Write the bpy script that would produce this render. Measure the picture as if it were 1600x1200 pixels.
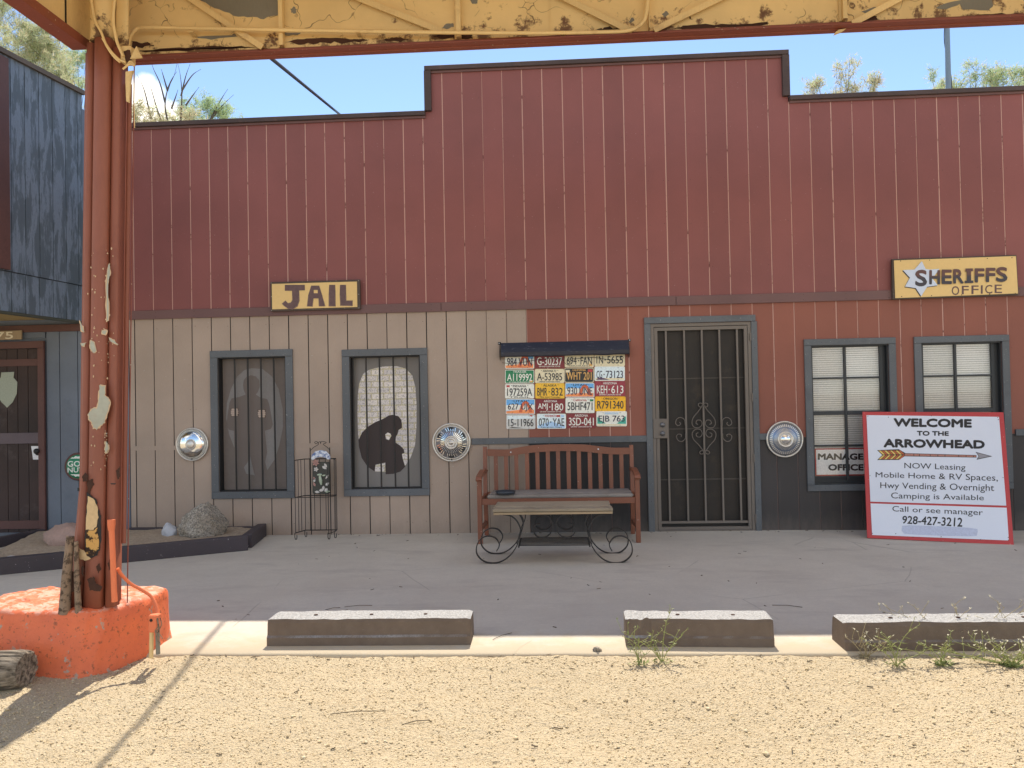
import bpy, bmesh, math, random
import numpy as np
from mathutils import Vector, Matrix, noise as mnoise
random.seed(7); rng = np.random.default_rng(7)
for o in list(bpy.data.objects): bpy.data.objects.remove(o)
C = bpy.context.scene.collection
sc = bpy.context.scene
# ------------------------------------------------------------------ camera
F, CX, CD, CZ, YAW, PIT, ROL = 1240.19, 4.1721, 7.968, 1.3592, 0.0590, 0.0166, 0.0200
def rotm(yaw, p, r):
    cy, sy, cp, sp, cr, sr = math.cos(yaw), math.sin(yaw), math.cos(p), math.sin(p), math.cos(r), math.sin(r)
    return (np.array([[cy,-sy,0],[sy,cy,0],[0,0,1]]) @ np.array([[1,0,0],[0,cp,-sp],[0,sp,cp]]) @ np.array([[cr,0,sr],[0,1,0],[-sr,0,cr]]))
RM = rotm(YAW, PIT, ROL)
cam = bpy.data.cameras.new('camera'); camo = bpy.data.objects.new('camera', cam); C.objects.link(camo)
Mx = Matrix.Identity(4)
for i in range(3):
    Mx[i][0] = RM[i][0]; Mx[i][1] = RM[i][2]; Mx[i][2] = -RM[i][1]
Mx[0][3], Mx[1][3], Mx[2][3] = CX, -CD, CZ
camo.matrix_world = Mx
cam.sensor_width = 36; cam.lens = 36*F/1600; cam.clip_start = .05; cam.clip_end = 3000
sc.camera = camo
# ------------------------------------------------------------------ world, sun, exposure
SUN_EL, SUN_AZ = math.radians(54.3), math.radians(-2.0)     # azimuth clockwise from +Y
SKY_STRENGTH, SUN_STRENGTH, EXPOSURE = 0.112, 3.15, 1.10
w = bpy.data.worlds.new('World'); sc.world = w; w.use_nodes = True
nt = w.node_tree; nt.nodes.clear()
out = nt.nodes.new('ShaderNodeOutputWorld'); bg = nt.nodes.new('ShaderNodeBackground')
sky = nt.nodes.new('ShaderNodeTexSky'); sky.sky_type = 'NISHITA'; sky.sun_disc = False
sky.sun_elevation = SUN_EL; sky.sun_rotation = SUN_AZ
sky.air_density = .8; sky.dust_density = .1; sky.ozone_density = 1.4; sky.altitude = 600
bg.inputs['Strength'].default_value = SKY_STRENGTH
def wray(px, py):
    d = RM @ np.array([(px-800)/F, 1, -(py-600)/F]); return d
tc = nt.nodes.new('ShaderNodeTexCoord')
nz = nt.nodes.new('ShaderNodeTexNoise'); nz.inputs['Scale'].default_value = 22; nz.inputs['Detail'].default_value = 6
nt.links.new(tc.outputs['Generated'], nz.inputs['Vector'])
acc = None
for (px, py, r) in ((222,170,.045),(196,186,.05),(258,182,.03)):
    d = wray(px, py); d = d/np.linalg.norm(d)
    vm = nt.nodes.new('ShaderNodeVectorMath'); vm.operation = 'DISTANCE'; vm.inputs[1].default_value = d.tolist()
    nt.links.new(tc.outputs['Generated'], vm.inputs[0])
    mr = nt.nodes.new('ShaderNodeMapRange'); mr.inputs[1].default_value = 0; mr.inputs[2].default_value = r; mr.inputs[3].default_value = 1; mr.inputs[4].default_value = 0
    nt.links.new(vm.outputs['Value'], mr.inputs[0])
    if acc is None: acc = mr.outputs[0]
    else:
        mx = nt.nodes.new('ShaderNodeMath'); mx.operation = 'MAXIMUM'; nt.links.new(acc, mx.inputs[0]); nt.links.new(mr.outputs[0], mx.inputs[1]); acc = mx.outputs[0]
ad = nt.nodes.new('ShaderNodeMath'); ad.operation = 'ADD'; nt.links.new(acc, ad.inputs[0]); nt.links.new(nz.outputs['Fac'], ad.inputs[1])
m2 = nt.nodes.new('ShaderNodeMapRange'); m2.inputs[1].default_value = .78; m2.inputs[2].default_value = 1.05; nt.links.new(ad.outputs[0], m2.inputs[0])
mp = nt.nodes.new('ShaderNodeMath'); mp.operation = 'MULTIPLY'; nt.links.new(m2.outputs[0], mp.inputs[0])
cl = nt.nodes.new('ShaderNodeMath'); cl.operation = 'GREATER_THAN'; cl.inputs[1].default_value = .02; nt.links.new(acc, cl.inputs[0]); nt.links.new(cl.outputs[0], mp.inputs[1])
# unseen bright clouds added outside the view to lift and whiten the shade light
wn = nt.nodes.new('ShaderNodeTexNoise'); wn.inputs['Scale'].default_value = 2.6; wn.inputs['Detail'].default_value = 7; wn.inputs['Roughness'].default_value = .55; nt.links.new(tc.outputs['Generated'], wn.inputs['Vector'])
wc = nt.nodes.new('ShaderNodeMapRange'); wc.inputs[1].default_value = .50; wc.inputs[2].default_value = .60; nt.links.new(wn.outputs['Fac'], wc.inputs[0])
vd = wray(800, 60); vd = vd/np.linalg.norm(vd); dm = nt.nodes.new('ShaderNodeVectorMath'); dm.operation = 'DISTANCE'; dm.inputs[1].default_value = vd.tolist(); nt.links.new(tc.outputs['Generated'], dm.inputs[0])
cr_ = nt.nodes.new('ShaderNodeMapRange'); cr_.inputs[1].default_value = .72; cr_.inputs[2].default_value = 1.0; nt.links.new(dm.outputs['Value'], cr_.inputs[0])  # keeps the added clouds out of the visible sky
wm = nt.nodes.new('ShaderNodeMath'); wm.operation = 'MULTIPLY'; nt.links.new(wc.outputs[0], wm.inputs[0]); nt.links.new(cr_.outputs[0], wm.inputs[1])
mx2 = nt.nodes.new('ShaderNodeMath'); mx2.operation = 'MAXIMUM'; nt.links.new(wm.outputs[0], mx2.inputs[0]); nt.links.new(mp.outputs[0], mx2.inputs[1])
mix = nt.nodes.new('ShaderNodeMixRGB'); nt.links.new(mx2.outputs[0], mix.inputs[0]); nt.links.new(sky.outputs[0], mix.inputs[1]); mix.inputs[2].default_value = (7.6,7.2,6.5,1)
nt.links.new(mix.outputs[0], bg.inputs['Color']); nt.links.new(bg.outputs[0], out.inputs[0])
sl = bpy.data.lights.new('sun', 'SUN'); sl.energy = SUN_STRENGTH; sl.angle = math.radians(.53); sl.color = (1, .91, .77)
so = bpy.data.objects.new('sun', sl); C.objects.link(so)
sd = Vector((math.sin(SUN_AZ)*math.cos(SUN_EL), math.cos(SUN_AZ)*math.cos(SUN_EL), math.sin(SUN_EL)))
so.rotation_euler = sd.to_track_quat('Z', 'Y').to_euler(); so.location = sd*40
vs = sc.view_settings; vs.view_transform = 'Standard'; vs.look = 'None'; vs.exposure = EXPOSURE; vs.gamma = 1; vs.use_curve_mapping = False
# ------------------------------------------------------------------ measuring helpers: a sight line met with a plane of the place
def W(px, py, Y=0.0):
    d = wray(px, py); t = (CD+Y)/d[1]; return float(CX+t*d[0]), float(CZ+t*d[2])
def G(px, py, z=0.0):
    d = wray(px, py); t = (z-CZ)/d[2]; return float(CX+t*d[0]), float(-CD+t*d[1])
def W3(px, py, Y=0.0):
    x, z = W(px, py, Y); return (x, Y, z)
# ------------------------------------------------------------------ materials
def lin(r, g, b):
    f = lambda c: (c/255/12.92) if c/255 <= .04045 else ((c/255+.055)/1.055)**2.4
    return (f(r), f(g), f(b))
class NB:
    def __init__(s, name):
        s.m = bpy.data.materials.new(name); s.m.use_nodes = True; s.t = s.m.node_tree; s.t.nodes.clear()
        s.o = s.n('OutputMaterial'); s.p = s.n('BsdfPrincipled'); s.l(s.p.outputs[0], s.o.inputs[0])
        s.tc = s.n('TexCoord').outputs['Object']
    def n(s, k, **kw):
        nd = s.t.nodes.new('ShaderNode'+k)
        for a, b in kw.items(): setattr(nd, a, b)
        return nd
    def l(s, a, b): s.t.links.new(a, b)
    def map(s, scale, src=None, rot=None):
        m = s.n('Mapping'); m.inputs['Scale'].default_value = scale
        if rot: m.inputs['Rotation'].default_value = rot
        s.l(src or s.tc, m.inputs['Vector']); return m.outputs[0]
    def noise(s, scale, detail=4, vec=None, rough=.55, dist=0):
        n = s.n('TexNoise'); n.inputs['Scale'].default_value = scale; n.inputs['Detail'].default_value = detail; n.inputs['Roughness'].default_value = rough; n.inputs['Distortion'].default_value = dist
        s.l(vec or s.tc, n.inputs['Vector']); return n.outputs['Fac']
    def rng(s, v, a, b, c=0, d=1):
        m = s.n('MapRange'); 
        for i, x in enumerate((a, b, c, d)): m.inputs[i+1].default_value = x
        s.l(v, m.inputs[0]); return m.outputs[0]
    def mixc(s, f, a, b, mode='MIX'):
        m = s.n('MixRGB', blend_type=mode)
        for i, v in ((0, f), (1, a), (2, b)):
            if isinstance(v, (int, float)): m.inputs[i].default_value = v
            elif isinstance(v, tuple): m.inputs[i].default_value = (*v[:3], 1)
            else: s.l(v, m.inputs[i])
        return m.outputs[0]
    def math(s, op, a, b=0):
        m = s.n('Math', operation=op)
        for i, v in ((0, a), (1, b)):
            if isinstance(v, (int, float)): m.inputs[i].default_value = v
            else: s.l(v, m.inputs[i])
        return m.outputs[0]
    def bump(s, h, dist=.003, st=.6):
        b = s.n('Bump'); b.inputs['Strength'].default_value = st; b.inputs['Distance'].default_value = dist
        s.l(h, b.inputs['Height']); s.l(b.outputs[0], s.p.inputs['Normal'])
    def col(s, c):
        if isinstance(c, tuple): s.p.inputs['Base Color'].default_value = (*c[:3], 1)
        else: s.l(c, s.p.inputs['Base Color'])
    def rough(s, r): s.p.inputs['Roughness'].default_value = r
def mul(c, k): return tuple(min(1, x*k) for x in c)
def paint(name, c, rough=.6, var=.18, grain=(30,30,3), bumpd=.0015, dirt=None, dirt_amt=.3, metal=0, rand=.06, speck=None, foot=None):
    b = NB(name); 
    n1 = b.noise(1.3, 3); n2 = b.noise(9, 5, b.map(grain))
    k = b.math('MULTIPLY', b.rng(n1, .3, .7, 1-var, 1+var*.5), b.rng(n2, .3, .7, 1-var*.4, 1+var*.3))
    oi = b.n('ObjectInfo').outputs['Random']; k = b.math('MULTIPLY', k, b.rng(oi, 0, 1, 1-rand, 1+rand))
    cc = b.mixc(1.0, c, k, 'MULTIPLY')
    if dirt:
        d = b.rng(b.noise(4, 8, rough=.7), .55, .72, 0, dirt_amt); cc = b.mixc(d, cc, dirt)
    if speck:
        sp = b.rng(b.noise(60, 2, rough=.4), .73, .76, 0, .8); cc = b.mixc(sp, cc, speck)
    if foot:      # rain splash and dust along the foot of the wall
        sx_ = b.n('SeparateXYZ'); b.l(b.tc, sx_.inputs[0]); fz = b.math('ADD', b.rng(sx_.outputs[2], 0, .22, .5, 0), b.math('MULTIPLY', b.noise(14, 7, b.map((1,1,.35)), .7), .9)); cc = b.mixc(b.rng(fz, .55, .95, 0, .65), cc, foot)
        rn = b.noise(5, 6, b.map((5,5,.35)), .6); cc = b.mixc(b.rng(rn, .58, .72, 0, .16), cc, foot)
    b.col(cc); b.rough(rough); b.p.inputs['Metallic'].default_value = metal
    if bumpd: b.bump(n2, bumpd, .5)
    return b.m
def plain(name, c, rough=.5, metal=0, bumpd=0, bs=80):
    b = NB(name); n = b.noise(bs, 4); b.col(b.mixc(1.0, c, b.rng(n, .3, .7, .88, 1.08), 'MULTIPLY')); b.rough(rough); b.p.inputs['Metallic'].default_value = metal
    if bumpd: b.bump(n, bumpd)
    return b.m
M = {}
RED = (.245,.078,.070); REDB = (.275,.092,.060); TAUPE = (.40,.31,.245); DARK = (.042,.036,.035); GREY = (.115,.125,.135)
M['red'] = paint('red_siding_paint', RED, .62, .13, speck=(.4,.25,.22), rand=.07, foot=mul(RED, .8))
M['red_low'] = paint('red_brown_siding_paint', REDB, .62, .13, rand=.06, foot=mul(REDB, .78))
M['taupe'] = paint('taupe_siding_paint', TAUPE, .62, .13, speck=(.5,.47,.44), rand=.05, foot=(.30,.24,.19))
M['dark'] = paint('charcoal_siding_paint', DARK, .6, .25, rand=.15, foot=(.12,.10,.085))
M['trim'] = paint('mauve_brown_trim_paint', (.17,.088,.082), .6, .15, grain=(3,30,30))
M['grey'] = paint('slate_trim_paint', GREY, .55, .2, grain=(8,30,8), speck=(.3,.3,.3), dirt=(.03,.03,.035), dirt_amt=.4)
M['cap'] = paint('weathered_cap_wood', (.075,.05,.047), .75, .35, grain=(2,30,30), dirt=(.16,.09,.07), dirt_amt=.6)
def groove(name, a, b_, thr):
    b = NB(name); n = b.noise(7, 6, b.map((1,1,1)), .7); b.col(b.mixc(b.rng(n, thr, thr+.08), a, b_)); b.rough(.8); return b.m
M['g_red'] = groove('pale_groove', (.60,.37,.31), (.16,.06,.05), .57)
M['g_black'] = plain('black_groove', (.012,.011,.011), .9)
M['g_taupe'] = groove('taupe_groove', (.17,.125,.10), (.35,.2,.15), .55)
M['g_dark'] = groove('grey_groove', (.18,.13,.115), (.03,.025,.025), .6)
M['black'] = plain('black_paint', (.008,.008,.009), .6)
M['nail'] = plain('nail_head', (.35,.33,.31), .4, .6)
M['naild'] = plain('rusty_nail', (.03,.02,.018), .7)
M['white'] = plain('white_paint', (.72,.72,.74), .45)
M['dkmetal'] = paint('dark_iron', (.045,.042,.04), .5, .3, metal=.5, bumpd=.0004, dirt=(.12,.06,.03), dirt_amt=.3)
M['chrome'] = plain('chrome', (.78,.78,.76), .13, 1)
M['chromed'] = plain('chrome_dark', (.16,.16,.17), .35, .8)
M['ring'] = plain('aluminium_ring', (.68,.64,.58), .35, .7)
# ------------------------------------------------------------------ mesh builder
class MB:
    def __init__(s): s.v = []; s.f = []; s.sm = []
    def add(s, vs, fs, smooth=False):
        b = len(s.v); s.v += [tuple(map(float, p)) for p in vs]; s.f += [tuple(i+b for i in f) for f in fs]; s.sm += [smooth]*len(fs); return s
    def box(s, x0, x1, y0, y1, z0, z1):
        vs = [(x0,y0,z0),(x1,y0,z0),(x1,y1,z0),(x0,y1,z0),(x0,y0,z1),(x1,y0,z1),(x1,y1,z1),(x0,y1,z1)]
        return s.add(vs, [(0,3,2,1),(4,5,6,7),(0,1,5,4),(1,2,6,5),(2,3,7,6),(3,0,4,7)])
    def hexa(s, a, b):       # two quads (4 pts each) joined
        return s.add(list(a)+list(b), [(3,2,1,0),(4,5,6,7),(0,1,5,4),(1,2,6,5),(2,3,7,6),(3,0,4,7)])
    def beam(s, p, q, w, h, up=(0,0,1)):
        p, q = Vector(p), Vector(q); d = (q-p).normalized(); u = Vector(up); sx = d.cross(u)
        if sx.length < 1e-4: sx = d.cross(Vector((1,0,0)))
        sx.normalize(); u = sx.cross(d).normalized()
        a = [p+sx*i*w/2+u*j*h/2 for i, j in ((-1,-1),(1,-1),(1,1),(-1,1))]
        b = [q+sx*i*w/2+u*j*h/2 for i, j in ((-1,-1),(1,-1),(1,1),(-1,1))]
        return s.hexa(a, b)
    def tube(s, pts, r, n=8, smooth=True, flat=None):
        pts = [Vector(p) for p in pts]; rs = r if isinstance(r, (list, tuple)) else [r]*len(pts)
        rings = []; ref = Vector((0.13,.31,.94)).normalized(); prev = None
        for i, p in enumerate(pts):
            d = (pts[min(i+1, len(pts)-1)]-pts[max(i-1, 0)]); d = d.normalized() if d.length > 1e-9 else Vector((0,0,1))
            if prev is None:
                a = d.cross(ref); a = a if a.length > .05 else d.cross(Vector((1,0,0))); a.normalize()
            else:
                a = prev - d*prev.dot(d); a.normalize()
            prev = a; b = d.cross(a)
            rings.append([p+(a*math.cos(2*math.pi*k/n)+b*math.sin(2*math.pi*k/n))*rs[i] for k in range(n)])
        vs = [q for rr in rings for q in rr]; fs = []
        for i in range(len(pts)-1):
            for k in range(n): fs.append((i*n+k, i*n+(k+1)%n, (i+1)*n+(k+1)%n, (i+1)*n+k))
        s.add(vs, fs, smooth); L = (len(pts)-1)*n
        s.add([vs[k] for k in range(n)], [tuple(range(n))[::-1]]); s.add([vs[L+k] for k in range(n)], [tuple(range(n))])
        return s
    def strap(s, pts, w, t, axis=(0,1,0)):     # flat bar bent in a plane; w along axis
        pts = [Vector(p) for p in pts]; ax = Vector(axis); vs = []; fs = []
        for i, p in enumerate(pts):
            d = (pts[min(i+1, len(pts)-1)]-pts[max(i-1, 0)]).normalized(); nn = ax.cross(d).normalized()
            vs += [p+ax*w/2+nn*t/2, p-ax*w/2+nn*t/2, p-ax*w/2-nn*t/2, p+ax*w/2-nn*t/2]
        for i in range(len(pts)-1):
            for k in range(4): fs.append((i*4+k, i*4+(k+1)%4, (i+1)*4+(k+1)%4, (i+1)*4+k))
        fs += [(3,2,1,0), tuple(len(vs)-4+k for k in range(4))]
        return s.add(vs, fs)
    def slab(s, poly, thick, fn=None):         # poly of 3D points, thickness vector
        n = len(poly); t = Vector(thick); a = [Vector(p) for p in poly]; b = [p+t for p in a]
        return s.add(a+b, [tuple(range(n)), tuple(range(2*n-1, n-1, -1))]+[(i, n+i, n+(i+1)%n, (i+1)%n) for i in range(n)])
    def lathe(s, prof, c, axis='y', n=48, smooth=True):   # prof list (r, h); axis y faces -y
        vs = []; fs = []
        for r, h in prof:
            for k in range(n):
                a = 2*math.pi*k/n
                if axis == 'y': vs.append((c[0]+r*math.cos(a), c[1]-h, c[2]+r*math.sin(a)))
                else: vs.append((c[0]+r*math.cos(a), c[1]+r*math.sin(a), c[2]+h))
        for i in range(len(prof)-1):
            for k in range(n): fs.append((i*n+k, i*n+(k+1)%n, (i+1)*n+(k+1)%n, (i+1)*n+k))
        return s.add(vs, fs, smooth)
    def build(s, name, mat, parent=None, bevel=0, segs=1, smooth=None):
        me = bpy.data.meshes.new(name); off = Vector((0,0,0)); pp = parent
        while pp is not None: off += pp.location; pp = pp.parent
        me.from_pydata([tuple(Vector(v)-off) for v in s.v], [], s.f)
        bm = bmesh.new(); bm.from_mesh(me)
        if smooth is None:
            for f, q in zip(bm.faces, s.sm): f.smooth = q
        else:
            for f in bm.faces: f.smooth = smooth
        bmesh.ops.recalc_face_normals(bm, faces=bm.faces)
        if bevel:
            bmesh.ops.remove_doubles(bm, verts=bm.verts, dist=1e-5)
            bmesh.ops.bevel(bm, geom=[e for e in bm.edges if len(e.link_faces) == 2 and e.calc_face_angle(0) > .6], offset=bevel, segments=segs, affect='EDGES', clamp_overlap=True)
        bm.to_mesh(me); bm.free()
        me.materials.append(mat); o = bpy.data.objects.new(name, me); C.objects.link(o); o.parent = parent; return o
def tag(o, label=None, cat=None, group=None, kind=None):
    for k, v in (('label', label), ('category', cat), ('group', group), ('kind', kind)):
        if v: o[k] = v
    return o
def thing(name, loc, label, cat, group=None):
    o = bpy.data.objects.new(name, None); o.empty_display_size = .1; C.objects.link(o); o.location = loc; return tag(o, label, cat, group)
def box(name, mat, parent, *a, bevel=0): return MB().box(*a).build(name, mat, parent, bevel)
def crom(pts, n=8):
    P = [Vector(p) for p in pts]; P = [P[0]*2-P[1]]+P+[P[-1]*2-P[-2]]; r = []
    for i in range(1, len(P)-2):
        for k in range(n):
            t = k/n; r.append(.5*((2*P[i])+(P[i+1]-P[i-1])*t+(2*P[i-1]-5*P[i]+4*P[i+1]-P[i+2])*t*t+(3*P[i]-P[i-1]-3*P[i+1]+P[i+2])*t**3))
    r.append(P[-2]); return r
# flat lettering: mesh of a string normalised to its own box
_tx = {}
def text2d(body, bold=0.0, shear=0.0, space=1.0):
    key = (body, bold, shear, space)
    if key not in _tx:
        cu = bpy.data.curves.new('lettering', 'FONT'); cu.body = body; cu.size = 1; cu.offset = bold; cu.resolution_u = 3; cu.shear = shear; cu.space_character = space
        ob = bpy.data.objects.new('lettering', cu); me = ob.to_mesh()
        v = np.array([tuple(q.co)[:2] for q in me.vertices]); f = [tuple(p.vertices) for p in me.polygons]
        ob.to_mesh_clear(); bpy.data.objects.remove(ob); bpy.data.curves.remove(cu)
        mn, mx_ = v.min(0), v.max(0); _tx[key] = ((v-mn)/(mx_-mn), f)
    return _tx[key]
def text(parent, mat, fn, body, u0, u1, v0, v1, bold=0.0, shear=0.0, name='lettering', space=1.0):
    v, f = text2d(body, 0, shear, space); asp = abs((u1-u0)/(v1-v0)); nch = max(1, len(body)); kx = min(1.0, 1/asp)
    def place(a, b, d):
        a = .5+(a-.5)*(1-2*bold*kx); b = .5+(b-.5)*(1-2*bold); p = fn(u0+a*(u1-u0), v0+b*(v1-v0)); return (p[0], p[1]-d, p[2])
    k = bold; offs = [(0,0)] if bold <= 0 else [(0,0),(k*kx,0),(-k*kx,0),(0,k),(0,-k),(k*kx*.7,k*.7),(-k*kx*.7,-k*.7),(-k*kx*.7,k*.7),(k*kx*.7,-k*.7)]
    V = []; Fc = []; n = len(v)
    for i, (ox, oy) in enumerate(offs): V += [place(a+ox, b+oy, i*.00005) for a, b in v]; Fc += [tuple(q+i*n for q in p) for p in f]
    return MB().add(V, Fc).build(name, mat, parent, smooth=False)
def poly(parent, mat, fn, pts, name='motif'):
    return MB().add([fn(*p) for p in pts], [tuple(range(len(pts)))]).build(name, mat, parent)
# ================================================================== THE GROUND
def build_ground():
    b = NB('sandy_gravel'); n1 = b.noise(.8, 4); n2 = b.noise(34, 6, rough=.75); n3 = b.noise(140, 3, rough=.7)
    v = b.n('TexVoronoi'); v.inputs['Scale'].default_value = 95; b.l(b.tc, v.inputs['Vector'])
    c = b.mixc(b.rng(n1, .35, .65), (.545,.45,.295), (.485,.40,.26)); n0 = b.noise(2.6, 5, b.map((1,1.8,1)), .6); c = b.mixc(b.rng(n0, .50, .66, 0, .40), c, (.44,.34,.20)); c = b.mixc(b.rng(n2, .35, .68, 0, .6), c, (.65,.54,.375)); n4 = b.noise(70, 4, rough=.7); c = b.mixc(b.rng(n4, .54, .66, 0, .55), c, (.36,.27,.155)); c = b.mixc(b.rng(n3, .55, .70, 0, .6), c, (.22,.16,.10))
    b.col(c); b.rough(.95)
    h = b.math('ADD', b.math('MULTIPLY', n2, .7), b.math('MULTIPLY', v.outputs['Distance'], .6)); h = b.math('ADD', h, b.math('MULTIPLY', n4, 1.2)); b.bump(h, .010, 1.0)
    xs = np.concatenate([np.array([-300,-120,-50,-20,-10,-6,-4]), np.arange(-2.5, .6, .05), np.arange(.6, 7.3, .0125), np.arange(7.3, 9.6, .05), np.array([11,14,20,40,100,300])])
    ys = np.concatenate([np.array([-300,-100,-40,-20,-14,-11]), np.arange(-9, -5.45, .09), np.arange(-5.45, -3.70, .0125), np.array([-3.5,-3,0,6,20,60,200,400])])
    z = lambda x, y: -.018+(.016*mnoise.noise(Vector((x*1.1, y*1.6, 0)))+.009*mnoise.noise(Vector((x*5, y*6, 3)))+.0035*mnoise.noise(Vector((x*14, y*17, 5)))+(.003*mnoise.noise(Vector((x*31, y*33, 9)))+.006*mnoise.noise(Vector((x*52, y*52, 4))) if (.6 <= x <= 7.3 and y > -5.46) else 0)+.008*max(0, (y+4.0)/.25) if (-2.5 <= x <= 9.6 and -9 <= y <= -3.75) else -.02)
    vs = [(x, y, z(x, y)) for y in ys for x in xs]; nx = len(xs)
    fs = [(j*nx+i, j*nx+i+1, (j+1)*nx+i+1, (j+1)*nx+i) for j in range(len(ys)-1) for i in range(nx-1)]
    o = MB().add(vs, fs, True).build('ground', b.m); tag(o, kind='structure')
    # loose stones
    n = 95000; px = rng.uniform(-.6, 8.2, n); py = -3.77-rng.beta(1.1, 1.6, n)*2.9
    s = rng.gamma(1.8, .0009, n)+.0013; s = np.clip(s, .0015, .009)
    octa = np.array([(1,0,0),(0,1,0),(-1,0,0),(0,-1,0),(0,0,.7),(0,0,-.7)])
    s[:150] = rng.uniform(.006, .012, 150); s[260:275] = rng.uniform(.012, .02, 15)
    tri = np.array([(0,1,4),(1,2,4),(2,3,4),(3,0,4),(1,0,5),(2,1,5),(3,2,5),(0,3,5)])
    th = rng.uniform(0, 6.28, n); ct, st = np.cos(th), np.sin(th)
    V = octa[None]*(s[:,None,None])*rng.uniform(.65, 1.35, (n,6,1)); X = V[...,0]*ct[:,None]-V[...,1]*st[:,None]; Y = V[...,0]*st[:,None]+V[...,1]*ct[:,None]
    pz = np.array([z(a, c) for a, c in zip(px, py)])
    V = np.stack([X+px[:,None], Y+py[:,None], V[...,2]+pz[:,None]+s[:,None]*.25], -1).reshape(-1, 3)
    T = (tri[None]+np.arange(n)[:,None,None]*6).reshape(-1, 3)
    me = bpy.data.meshes.new('gravel'); me.vertices.add(len(V)); me.vertices.foreach_set('co', V.ravel()); me.loops.add(T.size); me.loops.foreach_set('vertex_index', T.ravel().astype(np.int32))
    me.polygons.add(len(T)); me.polygons.foreach_set('loop_start', np.arange(0, T.size, 3, dtype=np.int32)); me.update(); me.validate()
    b = NB('gravel_stones'); g = b.n('NewGeometry'); wn = b.noise(55, 2, rough=.5); cr = b.n('ValToRGB'); b.l(b.rng(wn, .25, .75), cr.inputs[0])
    e = cr.color_ramp.elements; e[0].color = (.36,.27,.16,1); e[1].color = (.82,.72,.52,1); e2 = cr.color_ramp.elements.new(.5); e2.color = (.62,.49,.29,1); b.col(cr.outputs[0]); b.rough(.9)
    me.materials.append(b.m); o = bpy.data.objects.new('gravel', me); C.objects.link(o); tag(o, 'loose tan gravel scattered over the sandy ground in front of the kerb', 'gravel', kind='stuff')
    # sidewalk slab
    b = NB('worn_concrete'); n1 = b.noise(.9, 5); n2 = b.noise(6, 8, rough=.7); n3 = b.noise(170, 2); st_ = b.noise(2.2, 7, b.map((.6,1.7,1)), .65)
    c = b.mixc(b.rng(n1, .3, .7), (.545,.495,.41), (.63,.58,.485)); c = b.mixc(b.rng(n2, .42, .75, 0, .35), c, (.43,.385,.33)); c = b.mixc(b.rng(st_, .54, .66, 0, .45), c, (.40,.35,.30)); st2 = b.noise(.7, 6, b.map((1,1.5,1), None, (0,0,.7)), .6); c = b.mixc(b.rng(st2, .52, .68, 0, .28), c, (.42,.36,.30)); c = b.mixc(b.rng(n3, .66, .72, 0, .55), c, (.22,.19,.165)); sc1 = b.noise(5, 9, b.map((.5,2.2,1), None, (0,0,.3)), .75); c = b.mixc(b.rng(sc1, .60, .70, 0, .45), c, (.74,.68,.59)); c = b.mixc(b.rng(b.noise(38, 5, rough=.8), .35, .7, 0, .35), c, (.40,.36,.32))
    vo = b.n('TexVoronoi', feature='DISTANCE_TO_EDGE'); vo.inputs['Scale'].default_value = .75; b.l(b.map((1,1,1), b.mixc(.06, b.tc, b.n('TexNoise').outputs['Color'])), vo.inputs['Vector'])
    ck = b.math('MULTIPLY', b.rng(vo.outputs['Distance'], .0, .0045, 1, 0), b.rng(b.noise(.9, 3), .50, .56)); c = b.mixc(b.math('MULTIPLY', ck, .35), c, (.13,.115,.10))
    so_ = b.n('SeparateXYZ'); b.l(b.tc, so_.inputs[0]); dr1 = b.math('ADD', b.rng(so_.outputs[1], -3.74, -3.25, .55, 0), b.noise(7, 7, rough=.7)); c = b.mixc(b.rng(dr1, .62, .95, 0, .8), c, (.50,.41,.275))
    b.col(c); b.rough(.85); b.bump(b.math('SUBTRACT', b.math('ADD', n2, b.math('MULTIPLY', n3, .3)), ck), .004, .5)
    xs = list(np.arange(-3.6, 12.01, .2)); ys = [.15, 0]+list(np.arange(-.3, -3.5, -.3))+[-3.5,-3.73,-3.745]
    def sz(x, y):
        t = max(0, min(1, (x-6.3)/2.2)); return -.028*t*t*(3-2*t)-(.012 if y < -3.74 else 0)+.002*mnoise.noise(Vector((x, y, 0)))
    nx = len(xs); vs = [(x, y+(.012*mnoise.noise(Vector((x*3, 1, 0))) if y < -3.7 else 0), sz(x, y)) for y in ys for x in xs]
    vs += [(x, -3.75+.012*mnoise.noise(Vector((x*3, 1, 0))), -.12) for x in xs]
    fs = [(j*nx+i, j*nx+i+1, (j+1)*nx+i+1, (j+1)*nx+i) for j in range(len(ys)) for i in range(nx-1)]
    o = MB().add(vs, fs, True).build('sidewalk', b.m); tag(o, kind='structure')
    return z
gz = build_ground()
# ================================================================== SHERIFF BUILDING
SP = .2032; ZB = -.06; TR0, TR1 = 2.240, 2.330; RL0, RL1 = .890, .952; ZR, ZM = 4.235, 4.690; XS0, XS1 = 2.905, 6.475
bld = thing('wooden_building', (4.5, 0, 0), 'long red and taupe wooden false front building with jail and sheriff windows', 'building')
def hole_rect(a, b_, c, d):       # pixel box of the opening -> world rect
    x0, z1 = W(a, b_); x1, z0 = W(c, d); return (x0, x1, z0, z1)
H1 = (W(341,600)[0], W(447,600)[0], W(390,768)[1], W(390,558)[1]); H2 = (W(547,600)[0], W(657,600)[0], W(600,764)[1], W(600,556)[1])
H3 = (W(1268,600)[0], W(1389,600)[0], W(1310,757)[1], W(1320,539)[1]); H4 = (W(1440,600)[0], W(1566,600)[0], H3[2], H3[3])
HD = (W(1018,600)[0], W(1175,600)[0], -.1, 2.06)
HOLES = [H1, H2, H3, H4, HD]
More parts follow.
